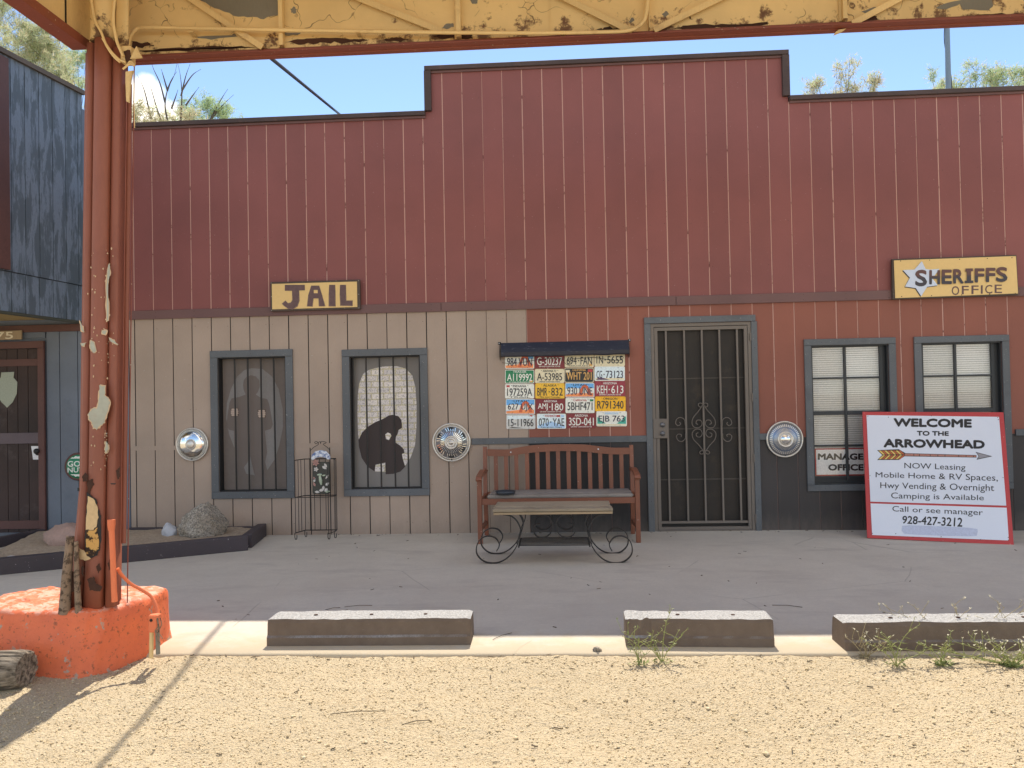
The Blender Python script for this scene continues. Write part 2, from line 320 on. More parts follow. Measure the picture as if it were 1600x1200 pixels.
def cutboxes(mb, x0, x1, z0, z1, y0, y1):
    zs = sorted({z0, z1, *[z for h in HOLES if h[0] < x1 and h[1] > x0 for z in h[2:] if z0 < z < z1]})
    for a, b_ in zip(zs, zs[1:]):
        segs = [(x0, x1)]; zc = (a+b_)/2
        for h in HOLES:
            if h[2] < zc < h[3]:
                ns = []
                for s0, s1 in segs:
                    if h[0] >= s1 or h[1] <= s0: ns.append((s0, s1)); continue
                    if h[0] > s0: ns.append((s0, h[0]))
                    if h[1] < s1: ns.append((h[1], s1))
                segs = ns
        for s0, s1 in segs:
            if s1-s0 > .004: mb.box(s0, s1, y0, y1, a, b_)
K0, K1 = -2, 54
for k in range(K0, K1):
    gw = .0050 if not 15 < k < 18 else .0035; x0 = max(-.262, k*SP+gw)+random.uniform(-.001,.001); x1 = (k+1)*SP-gw+random.uniform(-.001,.001)
    top = ZM if (x0 >= XS0-.1 and x1 <= XS1+.1) else ZR
    # the boards that the step of the parapet cuts
    for (z0, z1, m) in [(TR0+.02, top, 'red')]+([(ZB, TR0+.02, 'taupe')] if k < 19 else [(RL0+.02, TR0+.02, 'red_low'), (ZB, RL0+.02, 'dark')]):
        z0 += .0015; z1 -= .0015; dy = random.uniform(-.0008, .0008)
        xa, xb = x0, x1
        if m == 'red' and x0 < XS0 < x1:
            mb = MB(); mb.box(xa, xb, dy, .006, z0, ZR); mb.box(max(XS0-.03, xa), xb, dy, .006, ZR, ZM-.0015)
        elif m == 'red' and x0 < XS1 < x1:
            mb = MB(); mb.box(xa, xb, dy, .006, z0, ZR); mb.box(xa, min(XS1+.03, xb), dy, .006, ZR, ZM-.0015)
        else:
            mb = MB(); cutboxes(mb, xa, xb, z0, z1, dy, .006)
        boxes = [mb.v[i:i+8] for i in range(0, len(mb.v), 8)]; groups = []
        for bx8 in boxes:          # a board that an opening cuts through is two boards
            zlo, zhi, xlo, xhi = bx8[0][2], bx8[4][2], bx8[0][0], bx8[1][0]
            hit = [g_ for g_ in groups if any(abs(q[1]-zlo) < 1e-4 and q[2] < xhi-.002 and q[3] > xlo+.002 for q in g_[1])]
            if hit: hit[0][0].append(bx8); hit[0][1].append((zlo, zhi, xlo, xhi))
            else: groups.append([[bx8], [(zlo, zhi, xlo, xhi)]])
        for g_ in groups:
            m2_ = MB()
            for bx8 in g_[0]: m2_.add(bx8, [(0,3,2,1),(4,5,6,7),(0,1,5,4),(1,2,6,5),(2,3,7,6),(3,0,4,7)])
            m2_.build('siding_board', M[m], bld)
def backing(name, mat, xa, xb, z0, z1, yb=.16):
    mb = MB(); cutboxes(mb, xa, xb, z0, z1, .0034 if mat is M['g_red'] else .007, yb); return tag(mb.build(name, mat, bld))
backing('wall_backing', M['g_black'], -.26, 17*SP-.05, -.2, TR0+.02)
backing('wall_backing', M['g_taupe'], 17*SP-.05, 19*SP, -.2, TR0+.02)
backing('wall_backing', M['g_red'], 19*SP, K1*SP, RL0+.02, TR0+.02)
backing('wall_backing', M['g_dark'], 19*SP, K1*SP, -.2, RL0+.02)
backing('wall_backing', M['g_red'], -.26, K1*SP, TR0+.02, ZR-.005)
backing('wall_backing', M['g_red'], XS0, XS1, ZR-.005, ZM-.005)
# building body behind the front
box('side_wall', M['taupe'], bld, -.26, -.11, .16, 7.5, -.2, 3.6)
box('side_wall', M['taupe'], bld, K1*SP-.15, K1*SP, .16, 7.5, -.2, 3.6)
box('rear_wall', M['taupe'], bld, -.11, K1*SP-.15, 7.35, 7.5, -.2, 3.6)
box('roof_deck', M['cap'], bld, -.26, K1*SP, .16, 7.5, 3.6, 3.68)
# trim boards
def nails(parent, xs, zs, y, mat='naild', r=.0035):
    mb = MB()
    for x in xs:
        for z in zs: mb.lathe([(r, 0), (r*.8, .0012), (.0001, .0014)], (x, y, z), n=8)
    tag(mb.build('nail_head', M[mat], parent), kind='stuff')
rn_ = random.Random(8); mb = MB()
for k in range(-1, 50):
    for z in (.12, .5, 1.3, 1.75, 2.15, 2.62, 3.05, 3.5, 3.95, 4.4):
        for e_ in (.03, .172):
            if rn_.random() < .45: continue
            x = k*SP+e_+rn_.uniform(-.006,.006); zz = z+rn_.uniform(-.012,.012)
            if any(h[0]-.06 < x < h[1]+.06 and h[2]-.06 < zz < h[3]+.06 for h in HOLES) or (zz > ZR-.03 and not XS0+.05 < x < XS1-.05): continue
            mb.lathe([(rn_.uniform(.0022,.0034), .0012), (.0001, .0022)], (x, 0, zz), n=6)
tag(mb.build('nail_head', M['naild'], bld), kind='stuff')
xe = [-.262, 3.0, 5.35, 8.0, K1*SP]
for a, b_ in zip(xe, xe[1:]):
    t = box('trim_board', M['trim'], bld, a+.002, b_-.002, -.02, .0, TR0, TR1+random.uniform(-.003,.003), bevel=.002)
    nails(t, [x for x in np.arange(-.0, 11, .41)+.03 if a < x < b_], (TR0+.02, TR1-.02), -.0205)
for a, b_ in ((W(737,690)[0], 5.040), (6.105, 6.545), (8.57, K1*SP)):
    t = box('rail_board', M['grey'], bld, a, b_, -.019, .0, RL0, RL1, bevel=.002)
for a, b_ in ((-.262, .545), (1.52, 1.93)):
    box('filler_strip', M['taupe'], bld, a, b_, -.0012, .0, RL0-.005, RL0+.04)
# parapet caps
def capb(*a): return box('roof_cap', M['cap'], bld, *a, bevel=.003)
capb(-.30, XS0-.03, -.045, .20, ZR, ZR+.045); capb(XS0-.03, XS1+.03, -.045, .20, ZM, ZM+.045); capb(XS1+.03, K1*SP+.05, -.045, .20, ZR, ZR+.045)
box('roof_cap', M['cap'], bld, XS0-.035, XS0+.035, -.04, .18, ZR+.0455, ZM-.0005, bevel=.003); box('roof_cap', M['cap'], bld, XS1-.035, XS1+.035, -.04, .18, ZR+.0455, ZM-.0005, bevel=.003)
for a, b_, z in ((-.28, XS0-.03, ZR), (XS0+.035, XS1-.035, ZM), (XS1+.035, K1*SP, ZR)):
    box('cap_fascia', M['trim'], bld, a, b_, -.018, -.001, z-.022, z-.001)
# ---- jail windows
def casing(win, h, w=.077, y=-.024, mat='grey'):
    x0, x1, z0, z1 = h
    box('casing_board', M[mat], win, x0-w, x1+w, y, -.001, z1, z1+w*.92, bevel=.003); box('casing_board', M[mat], win, x0-w, x1+w, y+.001, -.001, z0-w*.9, z0, bevel=.003)
    box('casing_board', M[mat], win, x0-w, x0, y+.002, -.001, z0+.001, z1-.001, bevel=.003); box('casing_board', M[mat], win, x1, x1+w, y+.002, -.001, z0+.001, z1-.001, bevel=.003)
    nails(win, [x0-w*.5, x1+w*.5], [z0+(z1-z0)*q+.03*((q*7)%1) for q in (.05,.25,.47,.7,.93)], y+.0015, 'nail', .003)
    nails(win, [x0+.1, (x0+x1)/2, x1-.12], [z1+w*.45, z0-w*.45], y-.0005, 'naild', .003)
def recess(h, y1, mat='black'):
    x0, x1, z0, z1 = h; e = .012; mb = MB()
    mb.box(x0, x0+e, .001, y1, z0+e, z1-e); mb.box(x1-e, x1, .001, y1, z0+e, z1-e); mb.box(x0, x1, .001, y1, z0, z0+e); mb.box(x0, x1, .001, y1, z1-e, z1)
    return mb.build('window', M[mat], bld)
PY = .085
ZS = 3.53
def Z1(u, v): return (300+u/ZS, 520+v/ZS)
def onpanel(Y):
    return lambda u, v: W3(*Z1(u, v), Y)
def ell(cx, cy, rx, ry, n=40, e=2.0): return [(cx+rx*math.copysign(abs(math.cos(t))**(2/e), math.cos(t)), cy+ry*math.copysign(abs(math.sin(t))**(2/e), math.sin(t))) for t in np.linspace(0, 2*math.pi, n, endpoint=False)]
m_pan1 = paint('dull_brown_panel', lin(118,108,101), .7, .12, grain=(3,3,3), bumpd=0); m_ov1 = paint('pale_grey_oval_paint', lin(136,132,129), .7, .15, grain=(6,6,6), bumpd=0)
m_man = paint('silhouette_paint', lin(112,102,96), .7, .1, bumpd=0); m_hand = plain('painted_hand', lin(196,176,160), .7); m_handl = plain('hand_outline', lin(90,70,62), .7)
m_pan2 = paint('grey_panel', lin(134,130,126), .7, .1, bumpd=0); m_sil2 = paint('dark_silhouette_paint', lin(66,56,54), .7, .1, bumpd=0)
w1 = recess(H1, PY+.005); casing(w1, H1)
box('panel', m_pan1, w1, H1[0]+.012, H1[1]-.012, PY, PY+.02, H1[2]+.012, H1[3]-.012)
o = poly(w1, m_ov1, onpanel(PY-.0015), [(330,195),(390,200),(440,240),(478,310),(500,420),(502,520),(482,620),(455,700),(415,758),(400,700),(300,700),(232,630),(205,560),(188,470),(192,390),(215,310),(250,240),(290,205)], 'painted_oval')
o = poly(w1, m_man, onpanel(PY-.003), [(326,234),(352,240),(371,262),(374,295),(364,325),(352,340),(378,358),(415,366),(426,395),(436,450),(446,505),(436,530),(402,540),(408,600),(414,660),(402,720),(392,790),(352,795),(345,770),(322,690),(300,738),(290,792),(248,796),(244,740),(236,660),(232,600),(232,541),(205,535),(190,512),(198,440),(207,385),(218,362),(258,355),(296,340),(286,318),(281,290),(286,260),(302,241)], 'painted_figure')
poly(w1, m_ov1, onpanel(PY-.0042), [(320,682),(332,730),(346,786),(300,778),(286,742),(306,716)], 'painted_gap')
for (u0, u1) in ((215,256),(364,406)):
    mb = MB(); f4 = []
    for i in range(4):
        a = 418+i*10.5+(8 if u0 > 300 else 0); f = onpanel(PY-.0045-.001*i)
        s_ = 3 if i in (0,3) else 0
        mb.add([f(u0+s_, a), f(u1-s_-3, a-1), f(u1-s_, a+5), f(u1-s_-2, a+9), f(u0+s_+2, a+9.5), f(u0+s_-1, a+5)], [(0,1,2,3,4,5)])
    mb.build('painted_hand', m_hand, w1)
    poly(w1, m_handl, onpanel(PY-.0038), [(u0-2, a-34), (u1-1, a-36), (u1+1, a+10), (u0+1, a+12)], 'hand_outline')
def bars(win, h, pxs, r=.0085, y=.03):
    for (pt, pb) in pxs:
        a = W(pt, 575, y)[0]; b_ = W(pb, 750, y)[0]
        MB().tube([(a, y, h[3]-.006), (b_, y, h[2]+.006)], r, 8).build('bar', M['dkmetal'], win)
bars(w1, H1, ((366.5,369.5),(387,389.5),(407.5,410.5),(427.5,431)))
w2 = recess(H2, PY+.005); casing(w2, H2)
box('panel', m_pan2, w2, H2[0]+.012, H2[1]-.012, PY, PY+.02, H2[2]+.012, H2[3]-.012)
b = NB('stone_print'); bt = b.n('TexBrick'); bt.offset = .5; bt.inputs['Scale'].default_value = 1; b.l(b.map((1,1,1), None, (math.radians(90),0,0)), bt.inputs['Vector'])
bt.inputs['Brick Width'].default_value = .125; bt.inputs['Row Height'].default_value = .062; bt.inputs['Mortar Size'].default_value = .007
bt.inputs['Color1'].default_value = (*lin(244,236,228),1); bt.inputs['Color2'].default_value = (*lin(220,214,212),1); bt.inputs['Mortar'].default_value = (*lin(214,204,170),1)
n = b.noise(75, 5, rough=.75); b.col(b.mixc(b.rng(n, .50, .60, 0, .75), bt.outputs['Color'], lin(150,144,148))); b.rough(.6); m_stone = b.m
poly(w2, m_stone, onpanel(PY-.0015), [(1010,195),(1060,185),(1130,184),(1180,198),(1215,235),(1232,300),(1239,400),(1238,520),(1230,620),(1205,690),(1175,735),(1100,770),(1010,765),(960,720),(930,650),(916,560),(912,440),(914,350),(922,280),(945,225),(975,205)], 'painted_oval')
poly(w2, m_sil2, onpanel(PY-.003), [(1108,452),(1138,460),(1155,480),(1158,503),(1158,525),(1140,535),(1135,555),(1124,575),(1122,605),(1148,622),(1168,642),(1172,662),(1158,668),(1164,700),(1176,738),(1150,765),(1110,778),(1068,780),(1066,716),(1012,728),(1008,765),(968,738),(936,690),(920,625),(918,592),(938,550),(970,518),(1012,492),(1042,480),(1066,468),(1084,456)], 'painted_figure')
poly(w2, m_stone, onpanel(PY-.0045), [(1066,560),(1080,550),(1094,556),(1100,568),(1086,592),(1070,585)], 'painted_gap')
bars(w2, H2, ((572,575),(593,596),(614.5,618),(635.5,638.5),(552,553.5),(656,658)))
# ---- sheriff windows
b = NB('window_glass'); b.t.nodes.remove(b.p); gl = b.n('BsdfGlossy'); gl.inputs['Roughness'].default_value = .02; tr = b.n('BsdfTransparent'); ms = b.n('MixShader'); lw = b.n('LayerWeight'); lw.inputs[0].default_value = .25
tr.inputs[0].default_value = (.99,.99,.99,1); b.l(b.math('ADD', b.math('MULTIPLY', lw.outputs['Fresnel'], .8), .05), ms.inputs[0]); b.l(tr.outputs[0], ms.inputs[1]); b.l(gl.outputs[0], ms.inputs[2]); b.l(ms.outputs[0], b.o.inputs[0]); M['glass'] = b.m
M['blind'] = plain('white_blind_slat', (.93,.92,.88), .5); M['sash'] = paint('dark_sash_paint', (.03,.034,.038), .5, .2)
def office_window(h, colpx, rowpx, sx, open_bottom):
    wn = recess(h, .13, 'sash'); casing(wn, h, .068 if sx else .06)
    ys = .048
    X = [W(p, 620, ys)[0] for p in colpx]; Zr = [W(sx, p, ys)[1] for p in rowpx]
    mb = MB(); t = .011
    for i, x in enumerate(X):
        hw = t if i in (1,) else .014
        mb.box(x-hw, x+hw, ys-.012, ys+.012, Zr[-1]-.03, Zr[0]+.03)
    for i, z in enumerate(Zr):
        hh = .020 if i == 2 else .009
        for a, b_ in zip(X, X[1:]): mb.box(a+.0145, b_-.0145, ys-.011, ys+.011, z-hh, z+hh)
    mb.box(h[0]+.012, h[1]-.012, ys+.004, ys+.03, h[2]+.012, Zr[-1]-.0095)
    mb.build('sash', M['sash'], wn)
    box('jamb_strip', M['sash'], wn, X[-1]+.0145, h[1]-.0125, ys, ys+.02, h[2]+.02, h[3]-.0125)
    for i in range(len(X)-1):
        for j in range(len(Zr)-1):
            MB().add([(X[i]+.012, ys+.002, Zr[j+1]+.01), (X[i+1]-.012, ys+.002, Zr[j+1]+.01), (X[i+1]-.012, ys+.002, Zr[j]-.01), (X[i]+.012, ys+.002, Zr[j]-.01)], [(0,1,2,3)]).build('pane', M['glass'], wn)
    mb = MB(); z = h[3]-.02; zend = open_bottom
    while z > zend:
        mb.hexa([(X[0], .081, z-.016), (X[-1]-.01, .081, z-.016), (X[-1]-.01, .0825, z-.016), (X[0], .0825, z-.016)], [(X[0], .0735, z+.0005), (X[-1]-.01, .0735, z+.0005), (X[-1]-.01, .075, z+.0005), (X[0], .075, z+.0005)]); z -= .0215
    tag(mb.build('blind_slats', M['blind'], wn), kind='stuff')
    mb = MB()
    for q in (.12, .5, .88): mb.tube([(X[0]+(X[-1]-X[0])*q, .072, h[3]-.02), (X[0]+(X[-1]-X[0])*q, .072, zend)], .0012, 4)
    mb.build('blind_cord', M['blind'], wn)
    box('blind_backing', plain('shaded_room', (.46,.44,.40), .9), wn, h[0]+.013, h[1]-.013, .100, .112, h[2]+.013, h[3]-.013)
    return wn, X, Zr
w3, X3, Z3 = office_window(H3, (1268,1321,1377.5), (541,590.5,645,696,745), 1320, W(1300,700,.11)[1])
w4, X4, Z4 = office_window(H4, (1441,1493.5,1552), (536.5,587,641,692,741), 1495, .5)
# ---- security door
M['dframe'] = paint('beige_grey_door_steel', (.165,.138,.115), .5, .15, dirt=(.1,.08,.06), dirt_amt=.4)
M['mesh'] = paint('dark_brown_insect_screen', (.020,.013,.008), .55, .6, grain=(1,1,1), bumpd=0, dirt=(.050,.032,.018), dirt_amt=.7)
dr = box('security_door', M['mesh'], bld, HD[0]+.03, HD[1]-.03, .045, .05, .02, 2.03)
x0, x1 = W(1009.5,660)[0], W(1181,660)[0]
XD0, XD1 = HD[0], HD[1]
box('casing_board', M['grey'], dr, XD0-.062, XD1+.045, -.026, -.001, 2.062, 2.125, bevel=.003)
box('casing_board', M['grey'], dr, XD0-.062, XD0-.0, -.024, -.001, -.03, 2.061, bevel=.003); box('casing_board', M['grey'], dr, XD1+.0, XD1+.058, -.024, -.001, -.03, 2.061, bevel=.003)
nails(dr, [XD0-.03, XD1+.03], [.3,.8,1.3,1.8], -.0245, 'naild', .004); nails(dr, [XD0+.1, (XD0+XD1)/2, XD1-.1], [2.095], -.0265, 'nail', .005)
def fr(a, b_, c, d, t, y0, y1, nm='frame', zb=None):
    mb = MB(); mb.box(a, a+t, y0, y1, c, d); mb.box(b_-t, b_, y0, y1, c, d); mb.box(a+t, b_-t, y0, y1, d-t, d)
    if zb: mb.box(a+t, b_-t, y0, y1, c, c+zb)
    return mb.build(nm, M['dframe'], dr)
fr(XD0+.002, XD1-.002, .001, 2.058, .03, -.012, .06, 'door_jamb'); fr(XD0+.036, XD1-.036, .012, 2.022, .032, -.008, .03, 'door_frame', .03)
box('door_rail', M['dframe'], dr, XD0+.07, XD1-.07, -.002, .02, .075, .098)
box('sill', M['dframe'], dr, XD0+.033, XD1-.033, -.018, .04, .0005, .0105)
def D(u, v, Y=-.0): return W3(990+u/3.243, 480+v/3.243, Y)
for ut, ub in ((157,190),(249,283),(339,372),(429,460),(518,550)):
    a, b_ = D(ut, 110, .01), D(ub, 1115, .01); xm = (a[0]+b_[0])/2
    MB().box(xm-.0085, xm+.0085, -.004, .02, .0985 if True else 0, 1.989).build('bar', M['dframe'], dr)
for vv in (360, 615, 872):
    z = D(330, vv, .04)[2]; box('screen_brace', paint('screen_brace_paint', (.07,.056,.045), .6, .3), dr, XD0+.07, XD1-.07, .038, .0445, z-.006, z+.006)
a, b_ = D(99, 566, -.02), D(177, 664, -.02)
lp = box('lock_plate', M['dframe'], dr, a[0], b_[0], -.022, -.0085, b_[2], a[2], bevel=.003)
for cv in (596, 640):
    c = D(146, cv, -.022); MB().lathe([(.024,0),(.024,.012),(.019,.02),(.0001,.021)], c, n=24).build('lock_cylinder', M['chromed'], dr)
for vv in (150, 457, 764, 1070):
    c = D(592+(vv-150)/34, vv, -.02); MB().tube([(c[0], -.018, c[2]-.04), (c[0], -.018, c[2]+.04)], .009, 8).build('hinge', M['dframe'], dr)
sc_l = [[(350,495),(330,525),(302,560),(296,590),(310,610),(335,608),(347,592),(340,574),(322,573),(316,588),(326,594)],
        [(350,495),(340,506),(329,500),(330,488),(345,487),(352,497)],
        [(358,735),(332,700),(304,670),(297,640),(312,620),(337,620),(348,640),(338,657),(322,656),(317,642),(328,636)],
        [(358,735),(348,744),(336,741),(338,730),(352,727),(358,735)],
        [(262,600),(258,572),(240,559),(220,566),(213,588),(226,600),(238,592),(233,582)],
        [(262,640),(262,664),(245,680),(226,675),(217,655),(228,643),(242,647),(240,656)]]
for s_ in sc_l:
    for mir in (0, 1):
        pts = [D(((352+8*(v-495)/240)*2-u) if mir else u, v, -.008) for u, v in s_]
        MB().tube(crom(pts, 6), .0042, 6).build('scroll', M['dframe'], dr)
# ================================================================== LEFT BUILDING (blue)
b = NB('peeling_blue_paint'); n1 = b.noise(3.2, 8, b.map((3.6,3.6,.75)), .7, .25); n2 = b.noise(30, 4, b.map((8,8,1)))
c = b.mixc(b.rng(n1, .47, .53), lin(116,130,146), lin(84,96,106)); c = b.mixc(b.rng(n2, .35, .75, 0, .45), c, lin(74,84,98)); b.col(c); b.rough(.7); b.bump(b.math('ADD', n1, b.math('MULTIPLY', n2, .3)), .003, .5); M['bluepeel'] = b.m
M['blue'] = paint('dull_blue_paint', lin(104,112,124), .65, .2, grain=(30,30,3), dirt=lin(84,92,104), dirt_amt=.5)
M['brown'] = paint('brown_trim_paint', lin(94,62,56), .65, .3, grain=(20,20,4), dirt=lin(60,40,34), dirt_amt=.5)
M['dwood'] = paint('dark_weathered_door_wood', lin(58,42,38), .7, .5, grain=(30,30,2.5), dirt=lin(96,84,82), dirt_amt=.5)
bl2 = thing('weathered_blue_building', (-3, 0, 0), 'peeling blue wooden building with overhanging upper storey at left edge', 'building')
XW = -.265
zt = 2.20
# lower front boards (face y=0), door at left
bx = [W(p, 680)[0] for p in (73.5, 94.2, 122.5)]; xs = [bx[0], bx[1], bx[2]]+[bx[2]+.195*i for i in (1,2)]+[XW-.002]
xs = [x for x in xs if x <= XW]
for a, b_ in zip(xs, xs[1:]):
    if b_-a > .03: box('wall_board', M['blue'], bl2, a+.004, b_-.004, 0, .02, -.1, zt, bevel=.001)
dx1 = W(72,680)[0]; dx0 = dx1-1.05
for i in range(7):
    box('wall_board', M['blue'], bl2, dx0-.2*(i+1)+.004, dx0-.2*i-.004, 0, .02, -.1, zt)
box('wall_board', M['blue'], bl2, dx0+.002, dx1-.002, 0, .02, W(30,533)[1]+.03, zt)
box('wall_core', M['blue'], bl2, -3.2, XW-.001, .0215, 3, -.2, 2.9); box('wall_core', M['blue'], bl2, -3.2, -.80, .0215, 6, 2.9, 4.5)
box('trim_board', M['brown'], bl2, -3.2, XW-.001, -.025, -.001, W(60,519)[1], W(60,508)[1], bevel=.003)
# plank door
door = box('plank_door', M['dwood'], bl2, dx0+.07, dx1-.07, .012, .021, -.0, W(30,545)[1])
zd1 = W(30,545)[1]
pw = (dx1-dx0-.14)/8
for i in range(8): box('door_plank', M['dwood'], door, dx0+.07+pw*i+.003, dx0+.07+pw*(i+1)-.003, -.008, .011, .02, zd1-random.uniform(0,.012))
for a, b_ in ((dx0, dx0+.068), (dx1-.068, dx1)): box('door_casing', M['brown'], door, a, b_, -.03, -.001, -.02, zd1+.001, bevel=.003)
box('door_casing', M['brown'], door, dx0, dx1, -.032, -.001, zd1+.002, zd1+.075, bevel=.003)
m_lil = paint('lilac_brown_strap', lin(100,86,92), .6, .3); 
for p0, p1, m in ((561,572,M['brown']),(676,693,m_lil),(813,826,M['brown'])):
    za, zb = W(40,p1)[1], W(40,p0)[1]; box('door_strap', m, door, dx0+.075, dx1-.071, -.022, -.0085, za, zb, bevel=.002)
m_arw = plain('pale_green_glass', lin(150,156,138), .3)
f = lambda u, v: W3(u, v, -.0125)
MB().slab([f(*p) for p in ((2,582),(22,581),(21,590),(27,597),(26,615),(20,628),(11,637),(2,628),(-8,612),(-9,596),(1,590))], (0,.004,0)).build('arrowhead_pane', m_arw, door)
c = W3(58, 705, -.03); MB().lathe([(.028,0),(.028,.02),(.018,.03),(.0001,.031)], c, n=16).build('door_knob', M['black'], door)
MB().slab([W3(u, v, -.0095) for u, v in ((49,697),(60,697),(61,703),(55,706),(56,711),(62,712),(62,718),(52,718))], (0,-.004,0)).build('latch_plate', M['white'], door)
tag(box('doorstep', paint('pale_blue_step', lin(120,134,146), .7, .2), bl2, dx0-.1, dx1-.2, -.42, -.002, -.02, .055, bevel=.005))
# house number plaque
pq = box('number_plaque', paint('tan_plaque_wood', lin(160,140,112), .7, .3, dirt=lin(120,80,50), dirt_amt=.6), None, W(-30,520)[0], W(38,522)[0], -.045, -.026, W(20,531)[1], W(20,517)[1], bevel=.004)
tag(pq, 'weathered tan number plaque with pale digits above the brown plank door', 'number plaque'); fq = lambda u, v: (u, -.0455, v)
text(pq, plain('cream_paint', lin(225,215,190), .6), fq, '575', W(-17,524)[0], W(25,524)[0], W(20,530)[1], W(20,519)[1], .02)
# upper storey that juts over the door: side wall along a line slightly off the perpendicular
A0 = np.array([-.752, -.001]); dd = np.array([.1019, 1.0077]); dd /= np.linalg.norm(dd); nn = np.array([dd[1], -dd[0]])
def SW(px, py, off=0.0):
    d = wray(px, py); o = np.array([CX, -CD]); a = A0+nn*off
    m = np.array([[d[0], -dd[0]], [d[1], -dd[1]]]); t, s_ = np.linalg.solve(m, a-o); return s_, CZ+t*d[2]
def SP3(s_, z, off=0.0): p = A0+nn*off+dd*s_; return (float(p[0]), float(p[1]), float(z))
sx = [SW(p, 300)[0] for p in (-10, 15, 37, 59, 80, 100.5, 119.5)]+[-.004]
sx = [sx[0]-.2*i for i in range(6, 0, -1)]+sx
ztop0, ztop1 = SW(0, 84)[1], SW(124, 148)[1]; s0 = SW(0, 84)[0]; s1 = SW(124, 148)[0]
ztp = lambda s_: ztop1+(ztop0-ztop1)*(s_-s1)/(s0-s1)
zm = (SW(0,421)[1]+SW(120,446)[1])/2; zbt = (SW(2,486)[1]+SW(120,500)[1])/2
for a, b_ in zip(sx, sx[1:]):
    a += .004; b_ -= .004
    if b_-a < .01: continue
    for zl, zh0, zh1, mm in ((zm+.003, ztp(a), ztp(b_), 'bluepeel'), (zbt, zm-.004, zm-.004, 'bluepeel')):
        th = .018 if mm == 'bluepeel' and zl > zm else .010
        MB().hexa([SP3(a, zl, -.01), SP3(b_, zl, -.01), SP3(b_, zl, th), SP3(a, zl, th)], [SP3(a, zh0, -.01), SP3(b_, zh1, -.01), SP3(b_, zh1, th), SP3(a, zh0, th)]).build('upper_board', M[mm], bl2)
MB().hexa([SP3(-2.6, zbt+.02, -.06), SP3(-.0, zbt+.02, -.06), SP3(-.0, zbt+.02, -.0105), SP3(-2.6, zbt+.02, -.0105)], [SP3(-2.6, ztp(-2.6)-.05, -.06), SP3(-.0, ztp(0)-.05, -.06), SP3(-.0, ztp(0)-.05, -.0105), SP3(-2.6, ztp(-2.6)-.05, -.0105)]).build('wall_backing', M['black'], bl2)
MB().hexa([SP3(-2.7, ztp(-2.7), -.08), SP3(.0, ztp(0), -.08), SP3(.0, ztp(0), .05), SP3(-2.7, ztp(-2.7), .05)], [SP3(-2.7, ztp(-2.7)+.045, -.08), SP3(.0, ztp(0)+.045, -.08), SP3(.0, ztp(0)+.045, .05), SP3(-2.7, ztp(-2.7)+.045, .05)]).build('roof_cap', paint('grey_weathered_cap', (.13,.105,.085), .8, .4, grain=(3,3,30)), bl2)
sb = SW(4, 300)[0]
MB().hexa([SP3(sb-.10, zm+.01, .0185), SP3(sb+.035, zm+.01, .0185), SP3(sb+.035, zm+.01, .045), SP3(sb-.10, zm+.01, .045)], [SP3(sb-.10, ztp(sb)-.03, .0185), SP3(sb+.035, ztp(sb)-.03, .0185), SP3(sb+.035, ztp(sb)-.03, .045), SP3(sb-.10, ztp(sb)-.03, .045)]).build('corner_board', M['brown'], bl2)
# soffit, joist edge, upper front wall, roof of the jutting box
p = SP3(-2.6, 0); 
MB().hexa([(-3.2,-.03,zbt+.025),(A0[0]-.06,-.03,zbt+.025),(p[0]-.06,p[1],zbt+.025),(-3.4,p[1],zbt+.025)], [(-3.2,-.03,zbt+.05),(A0[0]-.06,-.03,zbt+.05),(p[0]-.06,p[1],zbt+.05),(-3.4,p[1],zbt+.05)]).build('soffit', paint('cream_soffit', lin(176,156,110), .7, .2), bl2)
MB().tube([SP3(-2.6, zbt-.006, -.02), SP3(-.01, zbt-.006, -.02)], .022, 8).build('edge_pipe', paint('olive_grey_pipe', lin(84,88,80), .6, .2), bl2)
box('upper_front_wall', M['blue'], bl2, -3.4, p[0]-.07, p[1]-.02, p[1]+.0, zbt+.06, 4.5)
box('upper_roof', M['cap'], bl2, -3.4, -.95, -2.5, 6, 4.25, 4.33)
# green round sign
gc = W3(122, 729, -.01); gr = W(122,729)[0]-W(101,729)[0]
sg = thing('round_sign', (gc[0]+.02, 0, gc[2]), 'green round sign with brown rim on the blue wall half hidden by the column', 'sign')
MB().lathe([(gr,0),(gr,.01),(gr-.012,.014),(gr-.02,.012),(.0001,.012)], (gc[0], -.002, gc[2]), n=40).build('rim', M['brown'], sg)
MB().lathe([(gr-.022,.0),(gr-.022,.002),(.0001,.002)], (gc[0], -.0125, gc[2]), n=40).build('sign_face', plain('green_paint', lin(36,132,96), .5), sg)
fg = lambda u, v: (u, -.0152, v); mw = plain('sign_white', lin(225,228,220), .5)
text(sg, mw, fg, 'GO', W(107,725)[0], W(127,725)[0], W(120,729)[1], W(120,720)[1], .03); text(sg, mw, fg, 'NUTS', W(107,735)[0], W(137,735)[0], W(120,738)[1], W(120,730)[1], .03)
for v0, sgn in ((711.5,1),(746,-1)):
    poly(sg, mw, lambda u, v: (lambda q: (q[0], -.0152, q[2]))(W3(u, v, -.015)), [(110,v0+sgn*5),(113,v0+sgn*3),(115,v0+sgn*3.5),(118,v0+1*sgn),(121,v0+2*sgn),(124,v0+sgn*1.5),(127,v0+sgn*3),(129,v0+sgn*5)][::1], 'leaf_motif')
